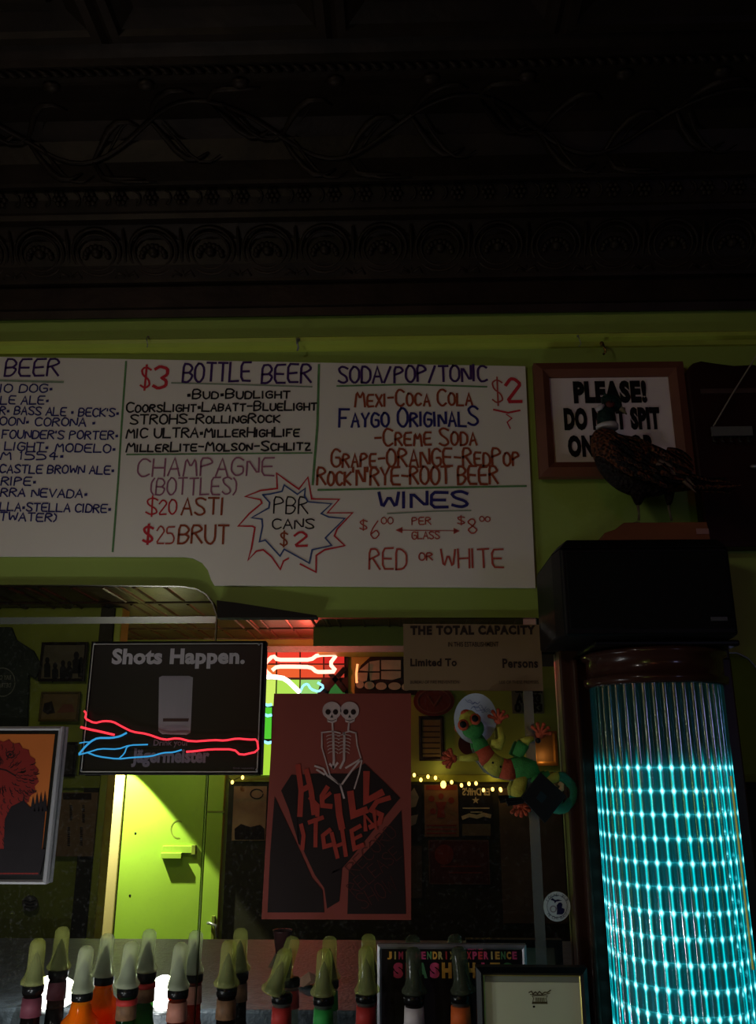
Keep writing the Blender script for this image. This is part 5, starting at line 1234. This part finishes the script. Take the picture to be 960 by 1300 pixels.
o, yy = board_back('band_poster', 'black poster with a white star and brush lettering read backwards', 'poster', (584, 998, 626, 1064), Y5, mat('black_poster', (26, 25, 24), .5))
PAL = mat('pale_poster_ink', (172, 164, 140), .6, noise=(20, .15)); mb = MB()
sp_ = []
for k in range(10):
    a_ = math.radians(-90 + k * 36); r_ = 5 if k % 2 == 0 else 2; sp_.append((604 + r_ * math.cos(a_), 1016 + r_ * math.sin(a_)))
for k in range(0, 10, 2): mb.pflat([sp_[k], sp_[(k + 1) % 10], (604, 1016), sp_[k - 1]], yy)
mb.pribbon([(588, 1038), (596, 1035), (606, 1037), (614, 1034), (622, 1036)], yy, .03); mb.pribbon([(588, 1026), (621, 1026)], yy, .010); mb.pribbon([(598, 1031), (612, 1031)], yy, .009)
mb.build('star_print', PAL, o); MB().pflat(rect(587, 1046, 623, 1061), yy).build('pale_panel', mat('dim_tan_panel', (92, 84, 66), .7, noise=(12, .3)), o)
text("Es Drift'S", (587, 1000, 622, 1010), yy, PAL, o, .03)
o, yy = board_back('landscape_poster', 'dark red wide poster with a setting sun below the black and tan posters', 'poster', (545, 1067, 621, 1122), Y5, mat('dark_red_poster', (72, 32, 26), .6, noise=(8, .3)))
mb = MB(); mb.pflat(circ(564, 1085, 12, 13, 20), yy); mb.pribbon([(560, 1100), (610, 1100)], yy, .012); mb.pribbon([(570, 1108), (612, 1108)], yy, .010); mb.build('sun_print', RFIG, o)
mb = MB(); X0, X1, Z0, Z1 = wrect(545, 1067, 621, 1122, Y5 - .013); mb.ribbon([(X0, Z0), (X1, Z0), (X1, Z1), (X0, Z1), (X0, Z0)], Y5 - .016, .008); mb.build('border', mat('brown_border', (84, 62, 50), .6), o)
board_back('hanging_notice', 'dim paper sheet below the black and white poster at the red poster edge', 'notice', (516, 1074, 536, 1140), Y5, mat('dim_grey_paper', (66, 60, 52), .7, noise=(8, .3)))
board_back('grey_banner', 'tall grey brown banner hanging behind the etched stripe of the mirror', 'banner', (636, 1000, 716, 1172), Y5, mat('grey_brown_banner', (92, 80, 66), .8, noise=(3, .4)))
# string lights
sl = thing('string_lights', 'string of warm bulbs along the ledge of the back wall', 'string lights', P(560, 990, YV - .1))
YSL = YV - .11
bulbs = [(295, 993), (308, 987), (526, 984), (534.5, 990), (543.5, 986), (553, 987.5), (563, 996), (573.5, 993), (586, 997), (595.5, 995), (604.5, 994.5), (614, 1003), (625.5, 1002), (635.5, 1002), (636, 1003), (648, 1001)]
BUL = emat('warm_bulb', (255, 196, 92), 5.0)
for a_, b_ in bulbs:
    MB().ball(P(a_, b_, YSL), .013 if (a_, b_) != (563, 996) else .024, 8, (1, 1, 1.3)).build('bulb', BUL, sl, smooth=True)
mb = MB(); pts = [P(a_ + .5, b_ - 2, YSL + .02) for a_, b_ in [(290, 990)] + bulbs]; mb.tube(pts, .003, 5); mb.build('wire', mat('dark_green_wire', (30, 40, 24), .6), sl)
